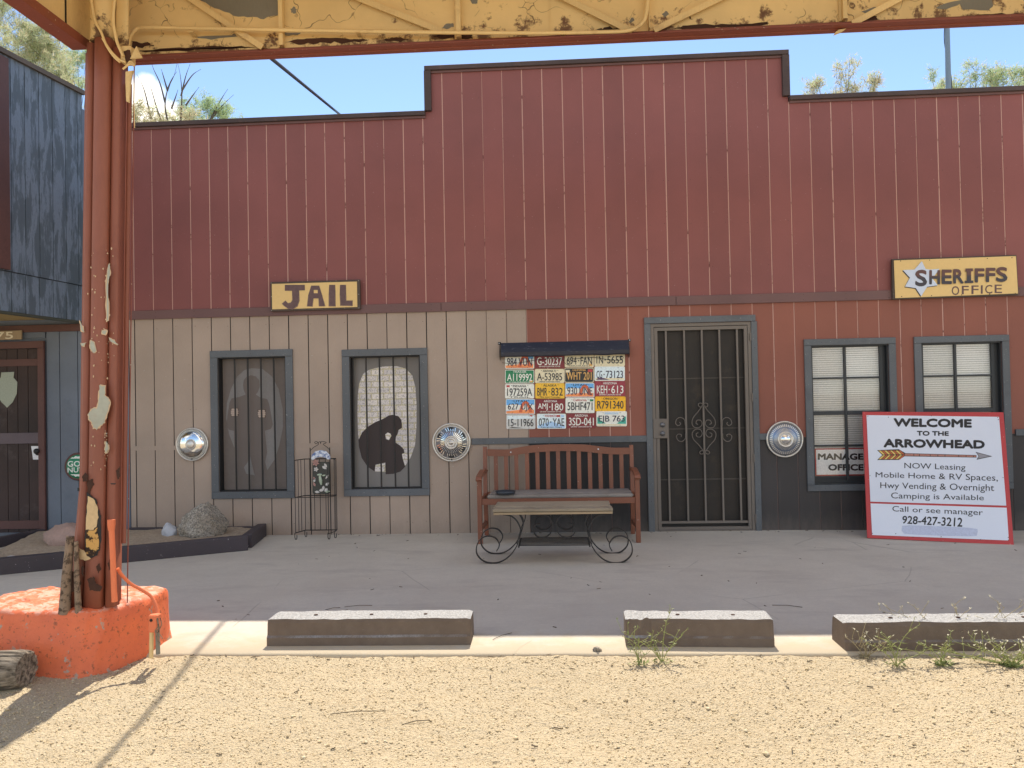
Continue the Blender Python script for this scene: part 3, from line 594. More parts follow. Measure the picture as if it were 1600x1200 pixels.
# ================================================================== CANOPY
b = NB('old_yellow_canopy_paint'); n1 = b.noise(2.3, 8, rough=.6, dist=.6); n2 = b.noise(11, 7, rough=.7); sep = b.n('SeparateXYZ'); b.l(b.tc, sep.inputs[0])
vo = b.n('TexVoronoi', feature='DISTANCE_TO_EDGE'); vo.inputs['Scale'].default_value = 5.5; nzc = b.n('TexNoise'); nzc.inputs['Scale'].default_value = 6; b.l(b.tc, nzc.inputs['Vector']); b.l(b.mixc(.25, b.tc, nzc.outputs['Color']), vo.inputs['Vector'])
YEL = (.82,.59,.27)
c = b.mixc(b.rng(n1, .35, .65), YEL, mul(YEL, .86)); c = b.mixc(b.rng(n2, .60, .70, 0, .8), c, (.16,.07,.03))
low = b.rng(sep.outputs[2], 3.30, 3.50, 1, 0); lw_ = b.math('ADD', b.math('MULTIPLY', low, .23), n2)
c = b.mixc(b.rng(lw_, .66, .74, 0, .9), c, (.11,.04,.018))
crk = b.math('MULTIPLY', b.rng(vo.outputs['Distance'], .0, .012, 1, 0), b.rng(n1, .47, .53)); c = b.mixc(crk, c, (.10,.06,.03))
b.col(c); b.rough(.6); b.bump(b.math('SUBTRACT', n2, crk), .004, .4); M['yellow'] = b.m
M['yellow2'] = paint('yellow_steel_paint', (.80,.58,.27), .55, .15, dirt=(.25,.12,.05), dirt_amt=.5)
M['bare'] = paint('bare_grey_sheet', lin(128,124,112), .6, .2, dirt=(.09,.07,.06), dirt_amt=.5)
M['cred'] = paint('canopy_red_paint', (.25,.068,.042), .5, .15, grain=(6,6,6), speck=(.5,.4,.3))
M['colred'] = paint('column_red_brown_paint', (.285,.092,.054), .58, .14, grain=(6,6,1.5), dirt=(.20,.055,.035), dirt_amt=.5, bumpd=.0008)
can = thing('canopy', (1.725, -3.86, 0), 'old petrol station canopy with peeling yellow beam and red steel column', 'canopy')
YB = -3.655; zb0 = W(800, 70, YB)[1]
box('fascia_sheet', M['yellow'], can, 1.60, 9.4, YB, YB+.03, zb0+.04, zb0+.78)
box('edge_angle', M['cred'], can, 1.60, 9.4, YB-.008, YB+.036, zb0-.004, zb0+.039, bevel=.002)
box('edge_flange', M['cred'], can, 1.64, 9.4, YB-.06, YB-.0085, zb0+.001, zb0+.006)
def B(px, py, Y=YB-.03): return W3(px, py, Y)
for px, w_ in ((440,.022),(716.5,.026),(1014,.006),(1319,.022)):
    x = W(px, 30, YB-.02)[0]; mb = MB(); mb.box(x-w_/2, x+w_/2, YB-.04, YB-.001, zb0+.042, zb0+.77)
    if w_ > .01: mb.box(x-w_/2-.012, x-w_/2, YB-.012, YB-.001, zb0+.042, zb0+.77)
    mb.build('upright_angle', M['yellow2'], can)
for p, q in (((280,-14),(410,74)),((552,-6),(690,49)),((872,-8),(988,50)),((1136,-8),(1022,47)),((1420,-10),(1332,37))):
    a, c_ = Vector(B(*p)), Vector(B(*q)); e = (a-c_).normalized(); mb = MB(); mb.beam(c_, a+e*.55, .006, .032, (0,0,1)); mb.beam(c_+Vector((0,.016,.012)), a+e*.55+Vector((0,.016,.012)), .03, .004); mb.build('diagonal_brace', M['yellow2'], can)
for px in (826.5, 859): x = W(px, 20, YB)[0]; box('sheet_lap', M['yellow'], can, x-.003, x+.003, YB-.004, YB-.001, zb0+.045, zb0+.77)
cond = [B(201,95,YB-.09), B(200,75,YB-.09), B(203,58,YB-.08), B(212,46,YB-.07), B(226,43,YB-.06), B(300,44,YB-.055), B(400,46,YB-.055), B(560,49,YB-.055), B(720,51,YB-.055), B(850,51.5,YB-.055), B(950,50,YB-.055), B(985,47,YB-.055), B(1003,36,YB-.055), B(1010,20,YB-.055), B(1013,-15,YB-.055)]
MB().tube(crom(cond, 5), .0105, 10).build('conduit', M['yellow2'], can)
for px in (300, 560, 880): c_ = B(px, 47.5, YB-.045); MB().box(c_[0]-.012, c_[0]+.012, YB-.068, YB-.001, c_[2]-.02, c_[2]-.014).build('conduit_clip', M['yellow2'], can)
# flaked patches: bare sheet where the paint is gone
def ragged(pts, k=3, amp=1.2):
    r = []
    for i in range(len(pts)):
        a, b_ = pts[i], pts[(i+1) % len(pts)]
        for j in range(k): t = j/k; r.append((a[0]+(b_[0]-a[0])*t+random.uniform(-amp, amp)*(j > 0), a[1]+(b_[1]-a[1])*t+random.uniform(-amp, amp)*(j > 0)))
    return r
def flake(par, mat, pts, Y, th=.001, k=3, amp=1.2, nm='bare_patch', fringe=None):
    if fringe:
        cx_, cy_ = sum(p[0] for p in pts)/len(pts), sum(p[1] for p in pts)/len(pts); R_ = [math.hypot(p[0]-cx_, p[1]-cy_) for p in pts]
        MB().slab([W3(cx_+(u-cx_)*1.0+math.copysign(1.3, u-cx_), cy_+(v-cy_)*1.0+math.copysign(1.3, v-cy_), Y+.0006) for u, v in ragged(pts, 4, 1.1)], (0, th*.5, 0)).build('chip_edge', fringe, par)
    MB().slab([W3(u, v, Y) for u, v in ragged(pts, k, amp)], (0, th, 0)).build(nm, mat, par)
for pts in ([(308,-3),(437,-3),(437,22),(425,25),(412,30),(395,26),(372,26),(350,18),(328,9)], [(453,14),(459,10),(464,15),(461,21),(455,20)], [(735,-3),(748,-2),(746,5),(738,6)], [(690,44),(697,37),(708,36),(709,42),(700,45)],
            [(985,30),(988,27),(991,32),(986,36),(982,35)], [(1034,22),(1040,17),(1046,22),(1038,27)], [(1462,12),(1490,2),(1510,-2),(1550,-4),(1552,8),(1545,16),(1505,15),(1500,6),(1480,14)], [(1345,18),(1365,11),(1372,13),(1352,21)], [(300,58),(360,55),(366,52),(372,57),(330,62)], [(440,50),(470,51),(465,55),(445,55)]):
    flake(can, M['bare'], pts, YB-.0015)
M['rust'] = paint('dark_rust', (.07,.025,.012), .85, .5, grain=(5,5,5))
for pts in ([(445,66),(480,60),(540,60),(575,63),(540,67),(500,66),(470,70)], [(600,62),(620,58),(640,60),(625,66)], [(672,56),(700,52),(738,54),(736,60),(700,60)], [(930,47),(950,42),(972,44),(975,48),(950,49)], [(1052,46),(1080,39),(1140,38),(1200,34),(1200,38),(1130,43),(1080,46)], [(1340,30),(1370,25),(1372,31),(1350,33)], [(1505,27),(1540,22),(1598,21),(1598,25),(1540,27)], [(1075,26),(1080,20),(1078,26),(1083,30)], [(205,64),(235,68),(240,72),(208,76)], [(205,80),(280,74),(340,72),(400,74),(340,77),(260,80)]):
    flake(can, M['rust'], pts, YB-.0022, k=5, amp=2.0, nm='rust_patch')
c_ = W3(1312, 50, YB-.02); MB().slab([(c_[0]-.03,c_[1],c_[2]-.012),(c_[0]+.01,c_[1],c_[2]+.002),(c_[0]+.035,c_[1],c_[2]+.018),(c_[0]-.005,c_[1],c_[2]+.012),(c_[0]-.018,c_[1],c_[2]+.004)], (.004,.025,.004)).build('hanging_flake', M['yellow2'], can)
# side beam toward the viewer
XL = 1.64
box('fascia_sheet', M['yellow2'], can, XL-.02, XL+.01, -5.6, -3.75, zb0+.04, zb0+.78)
box('edge_angle', M['cred'], can, XL-.05, XL+.045, -5.6, -3.86, zb0-.012, zb0+.038, bevel=.002)
s_ = box('sheet_lap', M['black'], can, XL+.011, XL+.016, -4.02, -4.012, zb0+.045, zb0+.78)
box('roof_deck', M['yellow2'], can, 1.55, 9.45, -5.6, YB+.06, zb0+.785, zb0+.83)
for y in (-4.6, -5.5): box('roof_beam', M['yellow2'], can, XL+.04, 9.4, y-.04, y+.04, zb0+.60, zb0+.784)
# column: swept profile, slightly out of plumb
cb = W(146, 800, -3.95)[0]; ct_ = W(155.5, 110, -3.95); cbz = W(153, 800, -3.95)[1]; lean = (ct_[0]-cb)/(ct_[1]-cbz)
colx = lambda z: cb+lean*(z-cbz)
Kp = 1/(F/(CD-3.95))         # metres per photo pixel at the column's face
def prof_strip(name, p0, p1, y_edge, bulge, z0, z1, mat, ydepth=-3.86, flare=0.0, nz=14, n=10, trunc=None):
    """one vertical rounded rib between pixel offsets p0..p1 from the column axis"""
    rings = []; 
    for j in range(nz+1):
        z = z0+(z1-z0)*j/nz; fl = flare*max(0, (.95-z)/.95)**1.4
        xa, xb = colx(z)+p0*Kp-fl, colx(z)+p1*Kp-fl*.45
        ring = [(xa, ydepth, z)]
        for i in range(n+1):
            t = i/n; a = math.pi*t; x = xa+(xb-xa)*(1-math.cos(a))/2; y = y_edge-bulge*math.sin(a)**.8
            ring.append((x, y, z))
        ring.append((xb, ydepth, z)); rings.append(ring)
    m = len(rings[0]); vs = [p for r in rings for p in r]; fs = []
    for j in range(nz):
        for i in range(m): fs.append((j*m+i, j*m+(i+1) % m, (j+1)*m+(i+1) % m, (j+1)*m+i))
    fs += [tuple(range(m))[::-1], tuple(nz*m+i for i in range(m))]
    mb = MB(); mb.add(vs, fs, False); o = mb.build(name, mat, can)
    for p_ in o.data.polygons: p_.use_smooth = len(p_.vertices) == 4
    return o
zc1 = zb0-.002; ZF = .30
prof_strip('column_rib', -33, -27.5, -3.90, .01, ZF+.0, zc1-.05, M['colred'], flare=.125, ydepth=-3.87)
prof_strip('column_rib', -27, -12, -3.91, .035, ZF, zc1-.01, M['colred'], flare=.125)
prof_strip('column_shaft', -11, 15, -3.935, .022, ZF, zc1+.01, M['colred'], flare=.035)
prof_strip('column_rib', 15.5, 30, -3.915, .010, ZF, zc1-.03, M['colred'], ydepth=-3.86)
prof_strip('column_core', -29, 22, -3.89, .001, ZF, zc1-.03, M['colred'], ydepth=-3.80)
MB().tube([(colx(z)+.103, -3.84, z) for z in np.linspace(.62, zc1-.2, 8)], .0125, 10).build('downpipe', M['colred'], can)
MB().tube([(colx(z)+.122, -3.83, z) for z in np.linspace(.30, zc1-.1, 8)], .003, 6).build('cable', M['cred'], can)
# yellow head of the column
prof_strip('column_head', -24, 12, -3.90, .05, zc1+.011, zb0+.78, M['yellow'], nz=3)
prof_strip('column_head', 12.5, 33, -3.87, .012, zc1-.02, zb0+.78, M['yellow'], nz=3)
for pts, r in (([(141,-10),(148,30),(158,50),(166,70),(178,88),(188,97)],.007), ([(180,-10),(177,30),(182,62),(188,78),(193,88)],.008), ([(160,60),(172,78),(185,92),(196,97)],.006)):
    MB().tube(crom([W3(u, v, -3.965) for u, v in pts], 6), r, 8).build('wire_bundle', M['yellow2'], can)
jb = MB(); c_ = W3(200, 87, -3.93); jb.box(c_[0]-.03, c_[0]+.028, -3.955, -3.90, c_[2]-.045, c_[2]+.045); jb.build('junction_box', M['yellow2'], can, bevel=.006)
flake(can, M['rust'], [(193,80),(203,78),(206,90),(203,100),(197,98)], -3.958, nm='rust_patch')
MB().tube(crom([W3(u, v, -3.955) for u, v in ((192,108),(203,100),(210,103),(204,96),(198,104))], 5), .006, 6).build('wire_bundle', M['yellow2'], can)
MB().slab([W3(u, v, -3.945) for u, v in ((196,112),(207,110),(204,125),(201,160),(197,158),(196,128))], (0,.012,0)).build('paint_flap', M['yellow2'], can)
MB().slab([W3(u, v, -3.96) for u, v in ((203,92),(213,72),(222,90))], (0,.01,0)).build('paint_flap', M['yellow2'], can)
MB().tube([W3(209,110,-3.9), W3(209.5,160,-3.9), W3(210.5,200,-3.9)], .0022, 5).build('hanging_strip', M['yellow2'], can)
# chips on the column
YC = -3.9585
m_fr = paint('cream_underpaint', lin(206,176,140), .7, .2)
m_chip = paint('pale_primer', lin(176,176,160), .8, .2, grain=(4,4,4), dirt=lin(150,120,100), dirt_amt=.4)
flake(can, m_chip, [(155,602),(164,603),(163,618),(168,622),(172,630),(167,645),(163,660),(157,664),(152,671),(146,668),(144,660),(139,655),(138,646),(143,640),(152,637),(154,625)], YC-.0015, k=4, amp=1.3, nm='bare_patch', fringe=m_fr)
for pts in ([(142,532),(147,536),(150,549),(145,551),(141,543)], [(160,516),(167,517),(164,523),(160,521)], [(171,528),(178,532),(185,538),(180,537),(172,533)], [(169,413),(171,413),(172,425),(169,440),(169,500),(167,502),(166,450)], [(125,501),(130,515),(131,519),(127,516)], [(165,690),(168,692),(169,702),(166,708),(164,702)], [(165,677),(167,678),(166,681)], [(126,537),(134,536),(130,541)]):
    flake(can, m_chip, pts, YC-.0015, k=3, amp=.8, nm='bare_patch', fringe=m_fr)
for pts in ([(104,896),(112,890),(118,900),(126,908),(124,922),(112,926),(100,922)], [(136,905),(146,901),(150,912),(160,916),(156,924),(140,923)], [(128,880),(131,888),(130,902),(127,895)]):
    flake(can, M['rust'], pts, YC-.022, k=4, amp=1.6, nm='rust_patch')
for pts in ([(128,745),(133,738),(138,744),(136,752),(130,753)], [(181,735),(187,728),(188,742),(184,750)], [(150,885),(156,880),(158,890),(153,896)], [(168,880),(172,872),(174,884),(170,892)]):
    flake(can, M['rust'], pts, YC-.006, k=4, amp=.9, nm='rust_patch')
rr_ = random.Random(3); mbc = MB()
for _ in range(70):
    u, v = rr_.choice((rr_.gauss(167, 2.5), rr_.gauss(146, 3), rr_.uniform(130, 185))), rr_.uniform(380, 735); q_ = rr_.uniform(.5, 1.8)
    mbc.slab([W3(u+q_*rr_.uniform(.4,1)*math.cos(a_), v+q_*1.5*rr_.uniform(.4,1)*math.sin(a_), YC-.001) for a_ in np.linspace(0, 6.28, 7)[:-1]], (0,.0008,0))
tag(mbc.build('small_chips', m_fr, can), kind='stuff')
m_foam = paint('yellowed_foam', lin(216,186,140), .9, .2, grain=(6,6,6), dirt=(.05,.03,.015), dirt_amt=.3)
b = NB('rotten_rust'); n = b.noise(26, 5, rough=.6); b.col(b.mixc(b.rng(n, .48, .53), lin(206,160,92), (.035,.018,.01))); b.rough(.9); b.bump(n, .01, .8); m_rot = b.m
flake(can, M['black'], [(135,769),(150,780),(153,795),(158,806),(158,836),(156,860),(152,868),(143,872),(134,870),(132,840),(134,800)], YC+.002-.006, nm='rust_hole')
flake(can, m_foam, [(137,775),(148,782),(153,796),(154,808),(151,822),(146,828),(134,828),(136,800)], YC-.0055, nm='foam_filler')
flake(can, m_rot, [(134,829),(146,829),(152,824),(154,840),(154,858),(148,867),(138,871),(133,866),(134,845)], YC-.0055, nm='rotten_metal')
flake(can, m_foam, [(124,856),(131,860),(135,868),(142,873),(132,876),(124,872)], YC-.007, nm='foam_filler')
flake(can, M['rust'], [(136,752),(144,748),(147,756),(142,764),(140,780),(137,776)], YC-.0012, k=4, nm='rust_patch')
flake(can, M['black'], [(121,762),(124,763),(124,768),(121,767)], YC-.004, k=1, amp=0, nm='rust_hole'); flake(can, M['black'], [(172,755),(181,755),(180,757),(174,757)], YC-.003, k=1, amp=0, nm='rust_hole')
b = NB('old_brown_pipe'); n = b.noise(30, 6, rough=.7); n2 = b.noise(9, 5); b.col(b.mixc(b.rng(n, .50, .58), b.mixc(b.rng(n2, .35, .65), (.26,.18,.12), (.32,.23,.16)), (.09,.06,.04))); b.rough(.95); b.bump(n, .012, .9); m_old = b.m
for a, b_, r in (((110,838),(101,924),.024),((119,846),(123,925),.014)):
    p_, q_ = W3(*a, -3.99), W3(*b_, -3.99); q_ = (q_[0]-.008, -3.98, .285); MB().tube([p_, ((p_[0]+q_[0])/2, -3.99, (p_[2]+q_[2])/2), q_], [r*.8, r, r*1.25], 10).build('old_pipe', m_old, can)
# ================================================================== CONCRETE FOOTING
b = NB('orange_painted_concrete'); n1 = b.noise(7, 8, rough=.65); n2 = b.noise(40, 5, rough=.7); n3 = b.noise(16, 7, b.map((1,1.4,1)), .6)
g = b.n('NewGeometry'); sp_ = b.n('SeparateXYZ'); b.l(g.outputs['Normal'], sp_.inputs[0])
c = b.mixc(b.rng(n1, .35, .7), (.82,.185,.065), (.70,.15,.06)); c = b.mixc(b.rng(n2, .57, .66, 0, .8), c, (.22,.07,.03))
sx_ = b.n('SeparateXYZ'); b.l(b.tc, sx_.inputs[0])
bare = b.rng(b.math('ADD', n3, b.math('MULTIPLY', b.rng(sx_.outputs[2], -.03, .05, 1, 0), .22)), .64, .68); c = b.mixc(bare, c, (.42,.34,.26))
toppeel = b.math('MULTIPLY', b.rng(n3, .50, .54), b.rng(sp_.outputs[2], .5, .8)); c = b.mixc(b.math('MULTIPLY', toppeel, .75), c, (.74,.42,.31))
b.col(c); b.rough(.6); b.bump(b.math('ADD', n3, b.math('MULTIPLY', n2, .4)), .012, .7); M['orange'] = b.m
ft = thing('concrete_footing', (1.55, -3.8, -.03), 'chunky orange painted concrete footing under the red column', 'footing')
BTM = [(.80,-4.05),(1.28,-4.06),(1.55,-4.085),(1.70,-4.09),(1.76,-4.05),(1.895,-3.80),(1.915,-3.70),(1.90,-3.45),(1.4,-3.38),(.95,-3.40),(.78,-3.6)]
TOP = [(.98,-3.98),(1.32,-3.99),(1.58,-4.0),(1.72,-3.985),(1.78,-3.94),(1.875,-3.74),(1.895,-3.66),(1.87,-3.47),(1.42,-3.44),(1.14,-3.46),(1.0,-3.62)]
bm = bmesh.new(); rings = []
for t in (0, .12, .25, .37, .5, .62, .74, .85, .93, .975, 1.0):
    zt_ = -.10+t*.405; q = min(t, .99); ins = .0 if t < .97 else (.006 if t < 1 else .02)
    r = []
    P = [Vector((a[0]+(c_[0]-a[0])*q, a[1]+(c_[1]-a[1])*q, 0)) for a, c_ in zip(BTM, TOP)]; cen = sum(P, Vector())/len(P)
    pts = []
    for i in range(len(P)):
        a, c_ = P[i], P[(i+1) % len(P)]; nseg = 12
        for j in range(nseg): pts.append(a.lerp(c_, j/nseg))
    for p_ in pts:
        p_ = p_+(cen-p_).normalized()*ins*2; d_ = mnoise.noise(p_*5+Vector((0,0,zt_*6)))*.018+mnoise.noise(p_*15+Vector((0,0,zt_*15)))*.009+mnoise.noise(p_*45+Vector((0,0,zt_*45)))*.003
        dirn = (p_-cen).normalized(); r.append(bm.verts.new((p_.x+dirn.x*d_, p_.y+dirn.y*d_, zt_+((mnoise.noise(p_*6)*.014+mnoise.noise(p_*22)*.010) if t > .9 else 0))))
    rings.append(r)
for a, c_ in zip(rings, rings[1:]):
    for i in range(len(a)): bm.faces.new((a[i], a[(i+1) % len(a)], c_[(i+1) % len(a)], c_[i]))
prev = rings[-1]
for s_ in (.93,.86,.79,.72,.65,.58,.5,.42,.34,.26,.18,.1):
    r = [bm.verts.new((cen.x+(v.co.x-cen.x)*s_, cen.y+(v.co.y-cen.y)*s_, v.co.z*s_+.302*(1-s_)+.014*mnoise.noise(Vector((cen.x+(v.co.x-cen.x)*s_, cen.y+(v.co.y-cen.y)*s_, .2))*7)+.012*mnoise.noise(Vector((cen.x+(v.co.x-cen.x)*s_, cen.y+(v.co.y-cen.y)*s_, 2))*24)+.010*(1-s_))) for v in rings[-1]]
    for i in range(len(r)): bm.faces.new((prev[i], prev[(i+1) % len(r)], r[(i+1) % len(r)], r[i]))
    prev = r
cv = bm.verts.new((cen.x, cen.y, .312))
for i in range(len(prev)): bm.faces.new((prev[i], prev[(i+1) % len(prev)], cv))
bmesh.ops.recalc_face_normals(bm, faces=bm.faces)
bmesh.ops.translate(bm, verts=bm.verts, vec=-Vector(ft.location))
for f_ in bm.faces: f_.smooth = True
me = bpy.data.meshes.new('footing_block'); bm.to_mesh(me); bm.free(); me.materials.append(M['orange']); o = bpy.data.objects.new('footing_block', me); C.objects.link(o); o.parent = ft
m_or = paint('orange_pipe_paint', (.80,.20,.08), .5, .12, dirt=(.5,.3,.22), dirt_amt=.5)
pa, pb = W3(174, 818, -3.995), W3(179, 940, -3.985)
MB().tube([pb, pa], [.0145,.0135], 14).build('pipe_post', m_or, ft); MB().tube([(pa[0], pa[1], pa[2]-.035), (pa[0], pa[1], pa[2]-.005), (pa[0], pa[1], pa[2]+.02)], [.016,.0195,.0195], 8, smooth=False).build('pipe_cap', m_or, ft)
cd = [W3(u, v, y) for u, v, y in ((184,888,-3.96),(190,898,-3.94),(204,912,-3.9),(222,922,-3.87),(236,932,-3.85),(243,945,-3.86),(246,962,-3.88))]
MB().tube(crom(cd, 5), .009, 8).build('conduit', m_or, ft)
c_ = W3(243, 970, -3.905); o = MB().box(c_[0]-.028, c_[0]+.02, -3.93, -3.88, c_[2]-.055, c_[2]+.035).build('outlet_box', m_or, ft, bevel=.005)
MB().lathe([(.008,0),(.008,.002),(.0001,.002)], (c_[0]-.01, -3.931, c_[2]+.01), n=12).build('knockout_hole', M['black'], ft)
for a, b_, m in (((237,985),(236,1028),'yellow2'),((246,985),(247,1022),'bare')):
    p_, q_ = W3(*a, -3.90), W3(*b_, -3.90); MB().tube([p_, q_], .011, 8).build('broken_conduit', M[m], ft)
for k in range(5):
    x, z = W(246+random.uniform(-3,5), 972, -3.93); MB().tube(crom([(x, -3.925, z+.02), (x+.012, -3.935, z-.01-.01*k), (x-.006, -3.93, z-.05), (x+.01, -3.92, z-.09-.01*k)], 4), .0022, 5).build('loose_wire', m_old, ft)
# ================================================================== SIGNS ON THE WALL
m_sy = paint('pale_yellow_sign_paint', lin(226,192,126), .55, .08, grain=(4,4,4), bumpd=0); m_sb = paint('sign_edge_wood', (.09,.065,.05), .7, .4, speck=(.4,.4,.35))
b = NB('brown_letter_paint'); n = b.noise(30, 4, rough=.6); b.col(b.mixc(b.rng(n, .3, .7), (.11,.062,.062), (.15,.085,.08))); b.rough(.6); m_lb = b.m
b = NB('brown_letter_paint_two_tone'); sp_ = b.n('SeparateXYZ'); b.l(b.tc, sp_.inputs[0]); n = b.noise(40, 4); q = b.rng(b.math('ADD', sp_.outputs[2], b.math('MULTIPLY', n, .03)), .005, .03); b.col(b.mixc(q, (.055,.05,.062), (.13,.062,.055))); b.rough(.6); m_l2 = b.m
js = thing('jail_sign', (W(495,462)[0], 0, W(495,462)[1]), 'small yellow board sign reading JAIL in brown letters above barred windows', 'sign')
jx0, jx1, jz0, jz1 = W(425.5,462)[0], W(564.5,462)[0], W(495,485.5)[1], W(495,440)[1]
box('frame', m_sb, js, jx0, jx1, -.055, -.021, jz0, jz1, bevel=.003); box('sign_face', m_sy, js, jx0+.018, jx1-.028, -.059, -.0555, jz0+.02, jz1-.02)
def J(u, v): q = W3(400+u/8, 420+v/8, -.061); return q
letters = {'J': [(360,200),(610,200),(612,268),(540,272),(545,400),(520,470),(460,508),(400,500),(350,465),(322,435),(368,396),(400,428),(435,420),(452,390),(450,275),(360,275)], 'I': [(915,200),(990,200),(994,320),(996,470),(908,470),(908,330)], 'L': [(1050,200),(1125,200),(1130,395),(1210,395),(1208,465),(1052,462),(1046,330)]}
for k_, pts in letters.items(): poly(js, m_lb, J, pts, 'lettering')
aA = [(690,210),(790,210),(825,320),(868,468),(790,472),(778,380),(720,380),(708,475),(635,472),(652,340)]
MB().add([J(*p) for p in [(690,210),(790,210),(772,265),(722,265),(722,305),(772,305),(825,320),(868,468),(785,470),(780,370),(720,370),(708,472),(635,470),(652,330)]], [(0,1,2,3),(0,3,4,13),(1,6,5,2),(13,4,10,11,12),(4,5,9,10),(5,6,7,8,9)]).build('lettering', m_lb, js)
m_ol = plain('letter_outline', lin(190,160,140), .6)
def outline(par, fn, pts, closed=False, r=1.1, mat=None):
    MB().tube([fn(*p) for p in pts]+([fn(*pts[0])] if closed else []), r*.0009, 4, smooth=False).build('outline', mat or m_ol, par)
for pts in ([(455,335),(455,395),(432,425),(400,432),(368,402),(330,436),(352,462),(400,496),(460,503),(515,466),(540,400),(538,335)], [(655,345),(642,465),(702,467),(715,378),(783,378),(793,465),(860,462),(830,335)], [(914,330),(914,463),(990,463),(990,330)], [(1052,330),(1058,456),(1202,459),(1204,402),(1126,400),(1122,330)]):
    outline(js, lambda u, v: (lambda q: (q[0], -.0615, q[2]))(J(u, v)), pts)
nails(js, [jx0+.01, jx1-.012], [jz0+.01, jz1-.01, (jz0+jz1)/2], -.0555, 'nail', .005)
nails(js, list(np.linspace(jx0+.2, jx1-.2, 4)), [jz0+.012, jz1-.012], -.0555, 'naild', .004)
ss = thing('sheriffs_office_sign', (W(1492,433)[0], 0, W(1492,433)[1]), 'yellow board sign reading SHERIFFS OFFICE with white six point star', 'sign')
def SQ(u, v, Y=-.05): return W3(1380+u/7.273, 380+v/7.273, Y)
cs = [SQ(100,180), SQ(1515,132), SQ(1538,588), SQ(108,640)]
MB().slab(cs, (0,.028,0)).build('frame', m_sb, ss, bevel=.002)
MB().slab([SQ(u, v, -.0545) for u, v in ((122,196),(1508,146),(1532,570),(138,624))], (0,.004,0)).build('sign_face', m_sy, ss)
star = [(440,205),(482,292),(530,300),(640,292),(560,400),(620,478),(500,495),(432,602),(372,510),(250,492),(305,392),(225,305),(355,300)]
m_dk = plain('dark_blue_edge_paint', lin(50,52,64), .6)
MB().slab([SQ(u-10, v+9, -.056) for u, v in star], (0,.001,0)).build('star_shadow', m_dk, ss)
MB().slab([SQ(u, v, -.062) for u, v in star], (0,.004,0)).build('star', paint('white_star_paint', lin(205,215,232), .5, .08), ss)
bx_ = [('S',362,500,300,492),('H',522,648,304,470),('E',664,782,298,466),('R',795,915,292,460),('F',1040,1150,284,448),('F',1166,1276,278,443),('S',1282,1414,268,442)]
for ch, u0, u1, v0, v1 in bx_: text(ss, m_l2, lambda u, v: SQ(u, v, -.0635), ch, u0, u1, v1, v0, .055)
poly(ss, m_l2, lambda u, v: SQ(u, v, -.0635), [(935,288),(1020,286),(1022,318),(998,320),(1000,424),(1024,424),(1024,452),(926,455),(926,428),(950,426),(950,322),(934,322)], 'lettering')
for ch, u0, u1, v0, v1 in (('O',778,864,488,590),('F',893,972,484,580),('F',1003,1084,480,578),('I',1110,1131,478,574),('C',1158,1240,474,572),('E',1266,1350,470,566)): text(ss, m_lb, lambda u, v: SQ(u, v, -.0555), ch, u0, u1, v1, v0, .012)
nails(ss, [SQ(u, 0)[0] for u in (190,520,860,1175,1455)], [SQ(800,185)[2]], -.0547, 'naild', .005); nails(ss, [SQ(u, 0)[0] for u in (190,530,870,1190,1480)], [SQ(800,590)[2]], -.0547, 'naild', .005)
# manager sign behind the glass
mo = thing('manager_office_sign', (X3[0]+.25, .07, .6), 'red edged white sign reading MANAGER OFFICE behind the lowest panes', 'sign')
mz0, mz1 = W(1300,743.5,.067)[1], W(1300,700.5,.067)[1]; mx0, mx1 = W(1272.5,720,.067)[0], W(1371,720,.067)[0]
box('sign_face', plain('sign_red', lin(186,60,52), .5), mo, mx0, mx1, .068, .072, mz0, mz1); box('sign_panel', plain('sign_card', lin(245,243,240), .5), mo, mx0+.018, mx1-.018, .0665, .0675, mz0+.012, mz1-.012)
fm = lambda u, v: W3(1180+u/3.333, 500+v/3.333, .0655); m_txt = plain('black_print', (.012,.012,.014), .4)
text(mo, m_txt, fm, 'MANAGER', 326, 600, 729, 694, .07); text(mo, m_txt, fm, 'OFFICE', 380, 565, 785, 750, .07)
# ================================================================== WELCOME SIGN, leaning
ws = thing('welcome_sign', (7.5, -.6, 0), 'big white WELCOME TO THE ARROWHEAD board with red border leaning below the windows', 'sign')
def ZW(u, v): return (1340+u/5.219, 630+v/5.219)
zr = -.028
BLg = G(*ZW(80,1098), 0.0); BRg = G(*ZW(1274,1156), zr)
TL = Vector(W3(*ZW(40,70), -.12)); TR_ = Vector(W3(*ZW(1190,74), -.30)); BL = Vector((BLg[0], BLg[1], .0)); BR = Vector((BRg[0], BRg[1], zr))
def SF(s_, t, off=0.0):
    p_ = (TL*(1-s_)+TR_*s_)*(1-t)+(BL*(1-s_)+BR*s_)*t; nrm = (TR_-TL).cross(BL-TL).normalized(); nrm = nrm if nrm.y < 0 else -nrm
    return p_+nrm*off
def st_of(u, v):
    """sign coordinates of a point seen at (u,v) in the enlarged view of the board"""
    s_, t = (u-40)/1150, (v-70)/1030
    for _ in range(12):
        p_ = SF(s_, t); q = RM.T @ (np.array(p_)-np.array([CX,-CD,CZ])); ex = 800+F*q[0]/q[1]; ey = 600-F*q[2]/q[1]; tx, ty = ZW(u, v)
        s_ -= (ex-tx)/225; t -= (ey-ty)/207
    return s_, t
def SG(off): return lambda u, v: tuple(SF(*st_of(u, v), off))
